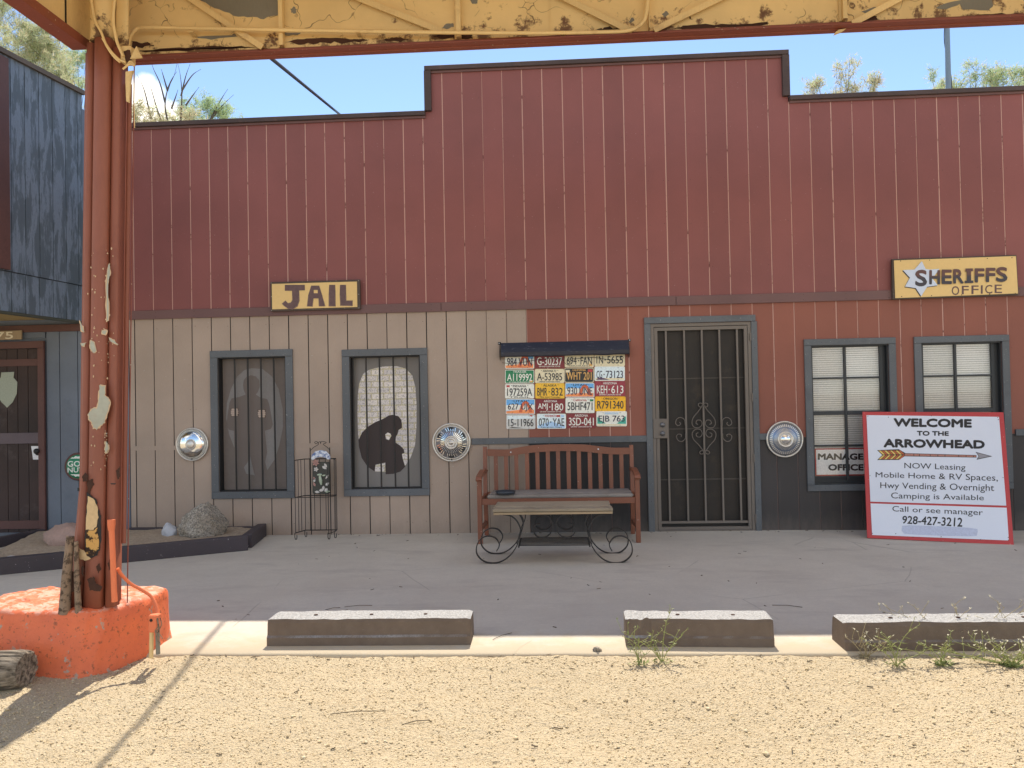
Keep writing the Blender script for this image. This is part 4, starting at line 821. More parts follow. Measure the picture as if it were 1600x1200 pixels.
def board(par, mat, c4, off, th, nm, n=6):
    mb = MB(); (a, b_, c_, d_) = c4; vs = []; 
    for j in range(n+1):
        for i in range(n+1):
            u, v = i/n, j/n; s_ = (a[0]*(1-u)+b_[0]*u)*(1-v)+(d_[0]*(1-u)+c_[0]*u)*v; t = (a[1]*(1-u)+b_[1]*u)*(1-v)+(d_[1]*(1-u)+c_[1]*u)*v
            vs.append(tuple(SF(s_, t, off)))
    m = n+1; vs += [tuple(SF(*[0,0], 0))]*0
    for j in range(m):
        for i in range(m):
            u, v = i/n, j/n; s_ = (a[0]*(1-u)+b_[0]*u)*(1-v)+(d_[0]*(1-u)+c_[0]*u)*v; t = (a[1]*(1-u)+b_[1]*u)*(1-v)+(d_[1]*(1-u)+c_[1]*u)*v
            vs.append(tuple(SF(s_, t, off-th)))
    fs = [(j*m+i, j*m+i+1, (j+1)*m+i+1, (j+1)*m+i) for j in range(n) for i in range(n)]; K = m*m
    fs += [tuple(K+x for x in f_)[::-1] for f_ in fs]
    for i in range(n): fs += [(i, i+1, K+i+1, K+i), (n*m+i, n*m+i+1, K+n*m+i+1, K+n*m+i), (i*m, (i+1)*m, K+(i+1)*m, K+i*m), (i*m+n, (i+1)*m+n, K+(i+1)*m+n, K+i*m+n)]
    mb.add(vs, fs); return mb.build(nm, mat, par)
m_rb = paint('red_board_paint', lin(190,62,62), .5, .12, speck=(.7,.55,.5)); m_ww = paint('white_sign_sheet', lin(222,226,236), .35, .04, bumpd=0)
board(ws, m_rb, ((0,0),(1,0),(1,1),(0,1)), 0, .018, 'board'); 
q1 = [st_of(*p) for p in ((72,98),(1152,112),(1211,836),(104,803))]; q2 = [st_of(*p) for p in ((105,818),(1214,853),(1232,1120),(118,1075))]
board(ws, m_ww, q1, .004, .003, 'sign_face'); board(ws, m_ww, q2, .004, .003, 'sign_face')
fW = SG(.0052)
def wtext(body, u0, u1, vt0, vt1, vb0, vb1, bold=0, shear=0, mat=None):
    """line of print: top edge runs vt0->vt1, bottom edge vb0->vb1 across u0..u1"""
    v, f_ = text2d(body, 0, shear); kx = (vb0-vt0)/(u1-u0); sts = [st_of(u0, vt0), st_of(u1, vt1), st_of(u1, vb1), st_of(u0, vb0)]
    vs = []; fs = []; k_ = bold; offs = [(0,0)] if bold <= 0 else [(0,0),(k_,0),(-k_,0),(0,k_),(0,-k_),(k_*.7,k_*.7),(-k_*.7,-k_*.7),(-k_*.7,k_*.7),(k_*.7,-k_*.7)]
    for i, (ox, oy) in enumerate(offs):
        fs += [tuple(q+i*len(v) for q in p) for p in f_]
        for a, b_ in v:
            a = .5+(a-.5)*(1-2*bold*kx)+ox*kx; b_ = .5+(b_-.5)*(1-2*bold)+oy
            t_ = 1-b_; s_ = [(sts[0][k]*(1-a)+sts[1][k]*a)*(1-t_)+(sts[3][k]*(1-a)+sts[2][k]*a)*t_ for k in (0,1)]; vs.append(tuple(SF(*s_, .0055+i*.00005)))
    MB().add(vs, fs).build('lettering', mat or m_txt, ws, smooth=False)
wtext('WELCOME', 292, 930, 122, 130, 193, 202, .075); wtext('TO THE', 482, 742, 226, 230, 266, 268, .065); wtext('ARROWHEAD', 210, 1036, 290, 302, 362, 374, .075)
wtext('NOW Leasing', 380, 878, 486, 500, 545, 562); wtext('Mobile Home & RV Spaces,', 146, 1142, 562, 582, 618, 652); wtext('Hwy Vending & Overnight', 184, 1112, 645, 662, 708, 735)
wtext('Camping is Available', 272, 1028, 728, 750, 792, 806); wtext('Call or see manager', 282, 1020, 838, 868, 896, 930); wtext('928-427-3212', 364, 852, 918, 935, 982, 1010, .022, .08)
wb = MB(); poly(ws, plain('painted_out_patch', lin(196,202,222), .5), SG(.0050), [(362,1000),(420,996),(700,1006),(900,1016),(975,1026),(978,1050),(970,1082),(900,1086),(700,1082),(480,1072),(380,1066),(358,1040)], 'painted_patch')
# arrow
m_sh = plain('arrow_shaft_print', lin(176,120,104), .5); m_hd = plain('arrow_head_print', lin(150,146,150), .5); m_f1 = plain('feather_orange_print', lin(190,96,50), .5); m_f2 = plain('feather_yellow_print', lin(230,196,104), .5); m_blk = m_txt
poly(ws, m_blk, SG(.0050), [(380,408),(968,424),(968,444),(380,434)], 'arrow_outline'); poly(ws, m_sh, SG(.0060), [(384,412),(966,428),(966,440),(384,430)], 'arrow_shaft')
poly(ws, m_blk, SG(.0050), [(960,398),(1098,434),(968,462),(985,432)], 'arrow_outline'); poly(ws, m_hd, SG(.0060), [(968,405),(1080,433),(975,455),(990,432)], 'arrow_head')
poly(ws, m_blk, SG(.0050), [(158,384),(335,376),(392,410),(392,428),(335,464),(158,464),(200,424)], 'arrow_outline')
for i in range(8):
    u = 170+i*23; m = m_f1 if i % 2 else m_f2
    poly(ws, m, SG(.0060), [(u,388),(u+17,387),(u+52,419),(u+36,420)], 'feather_stripe'); poly(ws, m, SG(.0060), [(u+36,426),(u+52,426),(u+17,458),(u,458)], 'feather_stripe')
for u in (455,500,588,650,708,820,880,940): poly(ws, m_blk, SG(.0066), [(u,413+(u-380)*.028),(u+5,413+(u-380)*.028),(u+5,431+(u-380)*.018),(u,431+(u-380)*.018)], 'arrow_band')
mb = MB()
for u, v in ((83,106),(250,115),(600,104),(1141,117),(1146,135),(100,592),(1184,607),(120,1062),(310,1064),(680,1090),(1226,1095),(1228,1118),(450,1092),(1000,1112)):
    p_ = SG(.0055)(u, v); mb.lathe([(.004,0),(.003,.0015),(.0001,.002)], p_, n=8)
mb.build('screw_head', M['naild'], ws)
# ================================================================== HUBCAPS
def hubcap(c, R, kind, label):
    h = thing('hubcap', (c[0], 0, c[1]), label, 'hubcap', None); cc = (c[0], -.021, c[1])
    MB().lathe([(R*.97,-.018),(R,0),(R,.006),(R*.985,.012),(R*.95,.014),(R*.92,.010),(R*.91,.006)], cc).build('outer_ring', M['ring'], h)
    if kind == 0:
        MB().lathe([(R*.915,.006),(R*.76,.010),(R*.75,.016)], cc).build('rib_bed', M['chromed'], h)
        mb = MB()
        for k in range(72):
            a = 2*math.pi*k/72; ca, sa = math.cos(a), math.sin(a); mb.beam((cc[0]+ca*R*.77, -.0345, cc[2]+sa*R*.77), (cc[0]+ca*R*.905, -.0335, cc[2]+sa*R*.905), R*.032, .005, (0,1,0))
        tag(mb.build('rib_ring', M['ring'], h), kind='stuff')
        MB().lathe([(R*.76,.012),(R*.745,.018),(R*.6,.027),(R*.4,.034),(R*.3,.036)], cc).build('dome', M['chrome'], h)
        MB().lathe([(R*.33,.034),(R*.32,.042),(R*.28,.045),(R*.25,.042),(R*.24,.040)], cc, n=32).build('hub_ring', M['ring'], h); MB().lathe([(R*.24,.038),(R*.23,.05),(R*.20,.053),(.0001,.0535)], cc, n=32).build('centre_cap', M['ring'], h)
    elif kind == 1:
        MB().lathe([(R*.9,.004),(R*.84,.012),(R*.83,.018),(R*.81,.012)], cc).build('inner_ring', M['ring'], h)
        MB().lathe([(R*.84,.010),(R*.6,.014),(R*.42,.026)], cc).build('dish', M['chromed'], h)
        mb = MB()
        for k in range(36):
            a = 2*math.pi*k/36; ca, sa = math.cos(a), math.sin(a); mb.beam((cc[0]+ca*R*.36, -.048, cc[2]+sa*R*.36), (cc[0]+math.cos(a+.04)*R*.56, -.039, cc[2]+math.sin(a+.04)*R*.56), R*.035, .008, (0,1,0))
            if k % 6 != 0: mb.beam((cc[0]+ca*R*.60, -.038, cc[2]+sa*R*.60), (cc[0]+math.cos(a+.06)*R*.78, -.0345, cc[2]+math.sin(a+.06)*R*.78), R*.028, .007, (0,1,0))
        tag(mb.build('spoke_ring', M['chrome'], h), kind='stuff')
        for k in range(6):
            a = math.pi/2+k*math.pi/3; pts = []
            for (rr, da) in ((.66,-.16),(.78,-.17),(.79,0),(.78,.17),(.66,.16),(.65,0)): pts.append((cc[0]+math.cos(a+da)*R*rr, -.0395, cc[2]+math.sin(a+da)*R*rr))
            MB().add(pts, [tuple(range(6))]).build('vent_slot', M['black'], h)
        MB().lathe([(R*.36,.03),(R*.34,.042),(R*.29,.043),(R*.28,.038),(R*.23,.038),(R*.22,.048),(R*.18,.049),(R*.17,.044),(R*.11,.044),(R*.10,.052),(.0001,.054)], cc, n=40).build('centre_cap', M['ring'], h)
    else:
        MB().lathe([(R*.915,.006),(R*.86,.004),(R*.85,.010),(R*.82,.012),(R*.81,.008)], cc).build('groove_ring', M['chromed'], h)
        MB().lathe([(R*.82,.008),(R*.68,.015),(R*.40,.032)], cc).build('dish', plain('blue_grey_chrome', (.20,.24,.32), .3, .9), h)
        mb = MB()
        for k in range(48):
            a = 2*math.pi*k/48; ca, sa = math.cos(a), math.sin(a); mb.beam((cc[0]+ca*R*.68, -.039, cc[2]+sa*R*.68), (cc[0]+ca*R*.81, -.032, cc[2]+sa*R*.81), R*.045, .006, (0,1,0)); mb.beam((cc[0]+ca*R*.42, -.052, cc[2]+sa*R*.42), (cc[0]+ca*R*.6, -.042, cc[2]+sa*R*.6), R*.02, .005, (0,1,0))
        tag(mb.build('fin_ring', M['ring'], h), kind='stuff')
        MB().lathe([(R*.44,.028),(R*.43,.040),(R*.38,.043),(R*.34,.036),(R*.33,.036),(R*.30,.048),(R*.26,.048)], cc, n=40).build('hub_ring', M['ring'], h); MB().lathe([(R*.26,.044),(R*.15,.054),(.0001,.056)], cc, n=32).build('centre_cap', M['chrome'], h)
    MB().lathe([(.006,0),(.005,.004),(.0001,.005)], (cc[0], -.035, cc[2]-R*.88), n=8).build('valve_hole', M['black'], h)
hubcap(W(302,694), W(327.3,694)[0]-W(302,694)[0], 0, 'chrome hubcap with smooth dome left of the standing figure window')
hubcap(W(706,691), W(736,691)[0]-W(706,691)[0], 1, 'ornate spoked hubcap with dark slots between second barred window and bench')
hubcap(W(1225,686), W(1254,686)[0]-W(1225,686)[0], 2, 'blue tinted finned hubcap between the security door and office window')
# ================================================================== LICENCE PLATES
def PM(u, v, Y=-.012): return W3(770+u/6.957, 520+v/6.957, Y)
pm = {n_: plain('plate_'+n_, mul(lin(*c_), 1.3), .4) for n_, c_ in dict(white=(216,216,206), cream=(212,202,170), green=(28,116,74), maroon=(118,34,40), yellow=(222,176,50), amber=(232,170,20), black=(38,34,30), sky=(96,160,214), orange=(226,140,84), pale=(206,220,224), aqua=(60,160,140), rust=(196,96,58), purple=(86,62,92), gold=(206,160,90), ltblue=(160,192,222), silver=(190,190,186), redst=(170,60,60), pinkm=(140,44,58)).items()}
pk = plain('plate_ink', (.02,.02,.025), .4); pnavy = plain('plate_navy', lin(48,40,66), .4)
def rrect(u0, u1, v0, v1, r=12, n=4):
    pts = []
    for (cx_, cy_, a0) in ((u1-r, v0+r, -90), (u1-r, v1-r, 0), (u0+r, v1-r, 90), (u0+r, v0+r, 180)):
        for k in range(n+1): a = math.radians(a0+90*k/n); pts.append((cx_+r*math.cos(a), cy_+r*math.sin(a)))
    return pts
cols = [(133,450,0),(458,776,0),(782,1098,0),(1104,1436,0)]
rows = {0: [(225,390),(402,550),(557,714),(720,886),(890,1046)], 1: [(218,381),(393,546),(548,714),(722,872),(880,1042)], 2: [(212,375),(381,540),(544,702),(706,872),(876,1036)], 3: [(205,363),(364,522),(524,688),(692,854),(852,1016)]}
shift = {(0,3):8,(0,4):14,(1,2):4,(1,3):10,(1,4):20,(2,2):6,(2,3):8,(2,4):22,(3,2):4,(3,3):8,(3,4):22,(2,1):-2}
# (col,row): base, ink, number, header, header ink, footer, footer ink, motif, label
PL = {
 (0,0): ('white',pnavy,'984 VUN','',None,'CENTENNIAL','rust','arch','white plate 984 VUN with orange rock arch, half under the black shade'),
 (1,0): ('maroon',None,'G-30237','',None,'GRAND CANYON STATE','white','','maroon plate G-30237 in the top row under the shade'),
 (2,0): ('cream',pk,'694·FAN','',None,'COLORADO','black','sticker','cream plate 694 FAN in the top row under the shade'),
 (3,0): ('cream',pk,'1N·5655','',None,'','black','','faded cream plate, rightmost under the shade'),
 (0,1): ('green',None,'A119992','TRAILER','white','COLORADO','white','sticker','green plate A119992 at the left edge'),
 (1,1): ('cream',pk,'A-53985','ARIZONA 72','black','GRAND CANYON STATE','black','','cream plate A-53985 right of the green plate'),
 (2,1): ('black','gold','WHT 201','CALIFORNIA','gold','',None,'sticker2','black plate WHT 201 with gold characters'),
 (3,1): ('pale',pnavy,'CG·73123','','black','','cream','mesa','pale blue plate CG 73123 with purple mesa'),
 (0,2): ('white',pk,'197259A','INDIANA','black','TRAIL','black','sticker','white plate 197259A below the green one'),
 (1,2): ('yellow',pk,'BMR·832','ALASKA','black','The Last Frontier','black','','yellow plate BMR 832 in the second column'),
 (2,2): ('sky',pnavy,'930 UNE','UTAH','black','',None,'arch','blue and orange plate 930 UNE with rock arch below the black plate'),
 (3,2): ('pinkm',None,'KEH·613','ARIZONA','white','GRAND CANYON STATE','white','','maroon plate KEH 613 at the right edge'),
 (0,3): ('sky',pnavy,'627 UJX','UTAH','black','',None,'arch','blue and orange plate 627 UJX with rock arch at the left edge'),
 (1,3): ('maroon',None,'AMJ·180','ARIZONA','white','GRAND CANYON STATE','white','','maroon plate AMJ 180 below the yellow BMR plate'),
 (2,3): ('white',pk,'5BHF471','California','redst','',None,'sticker3','white plate 5BHF471 with red script heading'),
 (3,3): ('amber',pk,'R791340','OREGON','black','',None,'','amber yellow plate R791340 at the right edge'),
 (0,4): ('silver',pk,'15-11966','','black','',None,'hill','silver grey plate 15-11966 at the bottom left corner'),
 (1,4): ('pale',pk,'070·YAE','WASHINGTON','redst','Evergreen State','black','mount','pale blue plate 070 YAE in the bottom row'),
 (2,4): ('maroon',None,'3SD-041','ARIZONA','white','GRAND CANYON STATE','white','','maroon plate 3SD-041 in the bottom row'),
 (3,4): ('white',pnavy,'EJB 763','WASHINGTON DC','ltblue','',None,'green','white plate EJB 763 with aqua green corners at the bottom right'),
}
for (ci, ri), (base, ink, num, hd, hink, ftx, fink, mot, lab) in PL.items():
    dx = shift.get((ci, ri), 0); u0, u1 = cols[ci][0]+dx, cols[ci][1]+dx; v0, v1 = rows[ci][ri]; wv, hv = u1-u0, v1-v0
    slope = -.03*0
    Yb = -.006-.0015*((ci+ri) % 2)-.001*ri*0
    c_ = PM((u0+u1)/2, (v0+v1)/2, 0); pl = thing('licence_plate', (c_[0], 0, c_[2]), lab, 'licence plate', 'licence plates on the wall')
    rim = 'white' if base in ('green','sky','white','pale') else ('cream' if base in ('cream','black') else base)
    MB().slab([PM(u, v, Yb) for u, v in rrect(u0, u1, v0, v1, 14)], (0,.0012,0)).build('plate', pm[rim], pl)
    MB().slab([PM(u, v, Yb-.0007) for u, v in rrect(u0+6, u1-6, v0+6, v1-6, 10)], (0,.0005,0)).build('plate_face', pm[base], pl)
    f1 = lambda u, v, Y=Yb-.0012: PM(u0+u*wv, v0+v*hv, Y); f2 = lambda u, v: PM(u0+u*wv, v0+v*hv, Yb-.0019); f3 = lambda u, v: PM(u0+u*wv, v0+v*hv, Yb-.0026)
    if mot == 'arch':
        if base == 'sky': poly(pl, pm['white'], f1, [(.02,.42),(.25,.33),(.55,.40),(.8,.33),(.98,.38),(.98,.72),(.02,.76)])
        else: poly(pl, pm['sky'], f1, [(.55,.05),(.97,.05),(.97,.35),(.6,.35)])
        poly(pl, pm['orange'], lambda u, v: PM(u0+u*wv, v0+v*hv, Yb-.0014), [(.02,.80),(.40,.72),(.97,.70),(.97,.95),(.02,.95)])
        poly(pl, pm['rust'], lambda u, v: PM(u0+u*wv, v0+v*hv, Yb-.0016), [(.44,.88),(.50,.50),(.58,.20),(.68,.10),(.78,.22),(.86,.55),(.92,.88),(.80,.88),(.74,.45),(.67,.28),(.60,.50),(.56,.88)])
    if mot == 'mesa': poly(pl, pm['purple'], f1, [(.05,.93),(.12,.80),(.20,.78),(.30,.80),(.42,.88),(.5,.93)]); poly(pl, pm['cream'], lambda u, v: PM(u0+u*wv, v0+v*hv, Yb-.001), [(.03,.80),(.97,.80),(.97,.95),(.03,.95)])
    if mot == 'hill': poly(pl, pm['pale'], f1, [(.04,.08),(.96,.08),(.96,.25),(.5,.3),(.04,.35)]); poly(pl, plain('plate_grey_hill', lin(92,92,84), .5), f1, [(.06,.94),(.2,.86),(.45,.90),(.6,.95)]); poly(pl, pm['redst'], f2, [(.80,.03),(.90,.03),(.88,.14),(.82,.10)])
    if mot == 'mount': poly(pl, pm['ltblue'], f1, [(.04,.80),(.3,.62),(.5,.50),(.62,.60),(.8,.72),(.96,.78),(.96,.96),(.04,.96)]); poly(pl, pm['redst'], f2, [(.68,.08),(.80,.08),(.80,.22),(.68,.22)]); poly(pl, pm['ltblue'], f2, [(.83,.08),(.93,.08),(.93,.22),(.83,.22)])
    if mot == 'green': poly(pl, pm['aqua'], f1, [(.03,.38),(.10,.48),(.14,.62),(.25,.72),(.30,.82),(.03,.84)]); poly(pl, pm['aqua'], f1, [(.97,.32),(.92,.42),(.86,.52),(.80,.66),(.70,.76),(.68,.84),(.97,.84)]); poly(pl, pm['cream'], f1, [(.03,.86),(.97,.86),(.97,.96),(.03,.96)])
    if mot == 'sticker': poly(pl, pm['gold' if base != 'white' else 'redst'], f2, [(.84,.76),(.95,.76),(.95,.92),(.84,.92)] if base != 'white' else [(.05,.08),(.16,.08),(.16,.22),(.05,.22)])
    if mot == 'sticker2': poly(pl, pm['cream'], f2, [(.04,.14),(.18,.14),(.18,.32),(.04,.32)]); poly(pl, pm['redst'], f2, [(.80,.10),(.96,.10),(.96,.28),(.80,.28)])
    if mot == 'sticker3': poly(pl, pm['green'], f2, [(.84,.10),(.96,.10),(.96,.24),(.84,.24)])
    ink_m = pm['white'] if ink is None else (pm[ink] if isinstance(ink, str) else ink)
    if '·' in num: a_, b_ = num.split('·'); la = len(a_)/(len(num)); text(pl, ink_m, f3, a_, .07, .07+.86*(la-.035), .82, .30, .006); text(pl, ink_m, f3, b_, .07+.86*(la+.85/len(num)), .94, .82, .30, .006); cxm = .07+.86*(la+.38/len(num)-.01); poly(pl, ink_m, f3, [(cxm-.018,.52),(cxm+.018,.52),(cxm+.018,.60),(cxm-.018,.60)], 'dot')
    else: text(pl, ink_m, f3, num, .07, .93, .82, .29, .006)
    if hd: text(pl, pm[hink] if hink != 'black' else pk, f3, hd, .27, .73, .22, .07, .01)
    if ftx: text(pl, pm[fink] if fink != 'black' else pk, f3, ftx, .14, .86, .95, .86, .012)
    mb = MB()
    for q in (.22, .78):
        for v_ in (.10, .92): c_ = f1(q, v_, Yb-.002); mb.lathe([(.0035,0),(.003,.0015),(.0001,.002)], c_, n=7)
    mb.build('bolt', M['naild'], pl)
# shade over the plates (dark ribbed gutter-like hood)
hd_ = thing('plate_shade', (PM(780,200,0)[0], 0, PM(780,200,0)[2]), 'dark navy metal shade with brackets above the licence plates', 'shade')
b = NB('scuffed_navy_metal'); n = b.noise(12, 7, b.map((1,4,4)), .7); b.col(b.mixc(b.rng(n, .58, .70, 0, .7), (.014,.015,.026), (.16,.17,.20))); b.rough(.35); b.bump(n, .002, .5); m_nv = b.m
a0, a1 = PM(78,118,0), PM(1486,84,0)
x0, x1 = a0[0], a1[0]; zt0, zt1 = a0[2], a1[2]; 
prof = [(-.004,0),(-.012,.005),(-.06,-.055),(-.085,-.095),(-.092,-.13),(-.088,-.142),(-.086,-.13),(-.078,-.095),(-.054,-.058),(-.006,-.004)]
N = 24; vs = []; 
for i in range(N+1):
    t = i/N; x = x0+.012+(x1-x0-.024)*t; zt_ = zt0+(zt1-zt0)*t
    for k_, (y, z) in enumerate(prof): vs.append((x, y+.003*mnoise.noise(Vector((x*6, k_, 0))), zt_+z+.006*mnoise.noise(Vector((x*7, 2, 0)))*(k_ in (4,5,6))))
m = len(prof); fs = [(i*m+k_, i*m+(k_+1) % m, (i+1)*m+(k_+1) % m, (i+1)*m+k_) for i in range(N) for k_ in range(m)]+[tuple(range(m)), tuple(N*m+k_ for k_ in range(m))[::-1]]
MB().add(vs, fs).build('hood', m_nv, hd_)
for x in (x0-.002, x1-.012):
    zq = zt0 if x < 4 else zt1; MB().slab([(x, -.002, zq+.014), (x, -.088, zq-.10), (x, -.09, zq-.14), (x, -.03, zq-.15), (x, -.002, zq-.17)], (.004,0,0)).build('bracket', M['black'], hd_)
MB().box(x0-.02, x0+.01, -.004, -.001, zt0-.01, zt0+.016).box(x1-.012, x1+.012, -.004, -.001, zt1-.01, zt1+.016).build('bracket_tab', M['black'], hd_)
mb = MB(); mb.lathe([(.006,0),(.005,.003),(.0001,.004)], (x0-.008, -.0045, zt0+.003), n=10).lathe([(.006,0),(.005,.003),(.0001,.004)], (x1+.002, -.0045, zt1+.004), n=10); mb.build('screw_head', M['white'], hd_)
MB().tube(crom([PM(u, v, -.03) for u, v in ((100,325),(200,335),(330,320),(440,300),(560,285),(700,275),(760,290),(790,335),(830,350),(850,320),(820,290),(950,278),(1100,268),(1250,290),(1370,300),(1418,275),(1400,250),(1375,262),(1400,280))], 5), .0022, 5).build('cord', M['black'], hd_)
# ================================================================== BENCH
m_bn = paint('red_brown_bench_paint', (.24,.085,.045), .45, .16, grain=(5,5,5), speck=(.5,.35,.3)); m_gw = paint('weathered_grey_plank', (.29,.255,.225), .85, .3, grain=(1.5,30,30), dirt=(.10,.085,.07), dirt_amt=.6)
m_gw2 = paint('tan_weathered_plank', (.36,.29,.20), .85, .3, grain=(1.5,30,30), dirt=(.11,.085,.06), dirt_amt=.6)
bc = thing('garden_bench', (4.15, -.4, 0), 'red brown slatted garden bench with grey plank seat against the wall', 'bench')
def BQ(u, v, Y): return W3(720+u/5, 660+v/5, Y)
YBK = -.16; YF = -.60
for (ux0, ux1, vt, s_) in ((170,208,192,0),(1320,1350,178,1)):
    xa, xb = BQ(ux0, 300, YBK)[0], BQ(ux1, 300, YBK)[0]; zt_ = BQ(ux0, vt, YBK)[2]
    xm = (xa+xb)/2; mb = MB(); w_ = .038
    mb.hexa([(xm-w_/2, -.14, 0.0), (xm+w_/2, -.14, 0.0), (xm+w_/2, -.085, 0.0), (xm-w_/2, -.085, 0.0)], [(xm-w_/2, -.19, .42), (xm+w_/2, -.19, .42), (xm+w_/2, -.13, .42), (xm-w_/2, -.13, .42)])
    mb.hexa([(xm-w_/2, -.19, .42), (xm+w_/2, -.19, .42), (xm+w_/2, -.13, .42), (xm-w_/2, -.13, .42)], [(xm-w_/2, -.155, zt_), (xm+w_/2, -.155, zt_), (xm+w_/2, -.115, zt_), (xm-w_/2, -.115, zt_)])
    mb.build('leg', m_bn, bc)
    xf = BQ(152 if not s_ else 1390, 900, YF)[0] if not s_ else BQ(1388, 900, YF)[0]; za = BQ(150, 440, YF)[2]
    MB().box(xf-.021, xf+.021, YF-.01, YF+.04, 0.0 if not s_ else -.001, za-.012).build('leg', m_bn, bc, bevel=.003)
    mb = MB(); pts = crom([(xm-.0, -.175, BQ(190,378,-.18)[2]), ((xm+xf)/2, -.33, za+.045), (xf, -.52, za+.022), (xf, -.615, za+.008), (xf, -.645, za-.015)], 6)
    mb.strap(pts, .055, .026, (1,0,0)); mb.build('armrest', m_bn, bc, bevel=.003)
    MB().beam((xm, -.16, .13), (xf, YF+.015, .13), .022, .04).build('side_stretcher', m_bn, bc); MB().beam((xm, -.17, .385), (xf, YF+.02, .385), .024, .055).build('side_rail', m_bn, bc)
    if not s_: XL0, XLf = xm, xf
    else: XR0, XRf = xm, xf
# top rail, arched
top_pts = [(205,210),(360,213),(450,196),(560,178),(700,172),(850,170),(980,174),(1080,187),(1180,198),(1322,198)]; bot_pts = [(205,262),(340,265),(430,255),(530,238),(700,226),(850,223),(970,228),(1080,242),(1200,250),(1322,248)]
def interp(pts, u): return float(np.interp(u, [p[0] for p in pts], [p[1] for p in pts]))
mb = MB(); us = np.linspace(207, 1320, 36)
vs = []
for u in us:
    tp, bt_ = BQ(u, interp(top_pts, u), -.165), BQ(u, interp(bot_pts, u), -.165); vs += [(tp[0], -.165, tp[2]), (tp[0], -.165, bt_[2]), (tp[0], -.138, bt_[2]), (tp[0], -.138, tp[2])]
fs = [(i*4+k_, i*4+(k_+1) % 4, (i+1)*4+(k_+1) % 4, (i+1)*4+k_) for i in range(len(us)-1) for k_ in range(4)]+[(0,1,2,3), tuple(len(vs)-4+k_ for k_ in range(4))]
tr_ = mb.add(vs, fs).build('top_rail', m_bn, bc)
for u, v in ((390,233),(1074,209)): MB().lathe([(.008,0),(.007,.003),(.0001,.004)], BQ(u, v, -.1655), n=12).build('wood_plug', M['white'], bc)
for u in (275,355,435,519,600,682,762,843,925,1010,1092,1174,1257):
    a = BQ(u-4, interp(bot_pts, u), -.155); c_ = BQ(u+4, 550, -.17); xm = (a[0]+c_[0])/2; hw = .0195
    MB().hexa([(xm-hw, -.172, .43), (xm+hw, -.172, .43), (xm+hw, -.160, .43), (xm-hw, -.160, .43)], [(xm-hw, -.158, a[2]+.01), (xm+hw, -.158, a[2]+.01), (xm+hw, -.146, a[2]+.01), (xm-hw, -.146, a[2]+.01)]).build('back_slat', m_bn, bc)
box('lower_back_rail', m_bn, bc, XL0+.021, XR0-.021, -.185, -.150, .385, .43, bevel=.002)
sz = .452
for i, (ya, yb) in enumerate(((-.605,-.475),(-.468,-.335),(-.328,-.192))):
    o = MB().box(BQ(205,600,YF)[0]+.012*i, BQ(1350,600,YF)[0]-.006*i, ya, yb, .420, sz+.002*(i % 2)).build('seat_plank', m_gw, bc, bevel=.010 if i == 0 else .004, segs=3 if i == 0 else 1)
box('front_rail', m_bn, bc, XLf+.022, XRf-.022, YF+.0, YF+.022, .362, .4185, bevel=.002)
# ash tray on the seat
a = G(720+332/5, 660+596/5, sz); at = thing('ashtray', (a[0], a[1], sz), 'round dark metal ashtray lying on the left end of the bench seat', 'ashtray')
MB().lathe([(.0001,.003),(.070,.003),(.088,.010),(.096,.034),(.092,.036),(.080,.016),(.06,.011),(.0001,.011)], (a[0], max(a[1],-.57), sz+.0005), 'z', 32).build('dish', plain('dark_dish', (.045,.055,.07), .4, .3), at)
# ================================================================== COFFEE TABLE
tb = thing('coffee_table', (4.1, -1.25, 0), 'low scrolled wrought iron table with weathered plank top before the bench', 'table')
zt_ = .455; xa, xb = BQ(247,680,-1.50)[0], BQ(1190,680,-1.50)[0]
ztf = BQ(700, 676, -1.50)[2]
zs_ = ztf
for i, (ya, yb, e) in enumerate(((-1.50,-1.345,0),(-1.34,-1.19,.004),(-1.185,-1.03,.002))):
    MB().box(xa+e, xb-e*2-.002, ya, yb, zs_-.022, zs_+.002*(i % 2)).build('top_plank', m_gw2, tb, bevel=.003)
box('apron_board', paint('bare_tan_edge', (.52,.38,.23), .8, .25, grain=(1.5,30,30)), tb, xa+.006, xb-.004, -1.485, -1.04, zs_-.047, zs_-.027, bevel=.002)
def side(Yp, front):
    f = lambda u, v: BQ(u, v, -1.46)
    curves = [[(330,712),(400,730),(445,780),(470,850),(462,905),(440,970),(400,1040),(340,1095),(270,1120),(190,1110),(135,1060),(122,1000),(145,930),(200,895),(262,905),(298,950),(298,985),(280,1020)],
              [(465,712),(488,760),(484,820),(458,880),(438,960)],
              [(625,790),(595,795),(572,830),(580,880),(620,905),(675,895),(710,850),(716,790),(690,735),(640,714)]]
    zb_ = BQ(270,1120,-1.46)[2]; ztop = zs_-.047; z0_ = BQ(400,712,-1.46)[2]
    for cvp in curves:
        for mir in (0, 1):
            pts = []
            for u, v in cvp:
                uu = (1462-u) if mir else u
                q = BQ(uu, v, -1.46); z = .004+(q[2]-zb_)*(ztop-.004)/(z0_-zb_); pts.append((q[0], Yp, z))
            MB().strap(crom(pts, 6), .030, .008).build('scroll_leg', M['dkmetal'], tb)
side(-1.46, 1); side(-1.07, 0)
xl, xr = BQ(455,930,-1.4)[0], BQ(1005,930,-1.4)[0]; zsh = BQ(730,960,-1.44)[2]
for i in range(7):
    y = -1.44+i*.058; MB().tube([(xl, y, zsh), (xr, y, zsh)], .0045, 6).build('shelf_rod', M['dkmetal'], tb)
for x in (xl, xr): MB().box(x-.006, x+.006, -1.468, -1.062, zsh-.012, zsh-.002).build('shelf_bar', M['dkmetal'], tb)
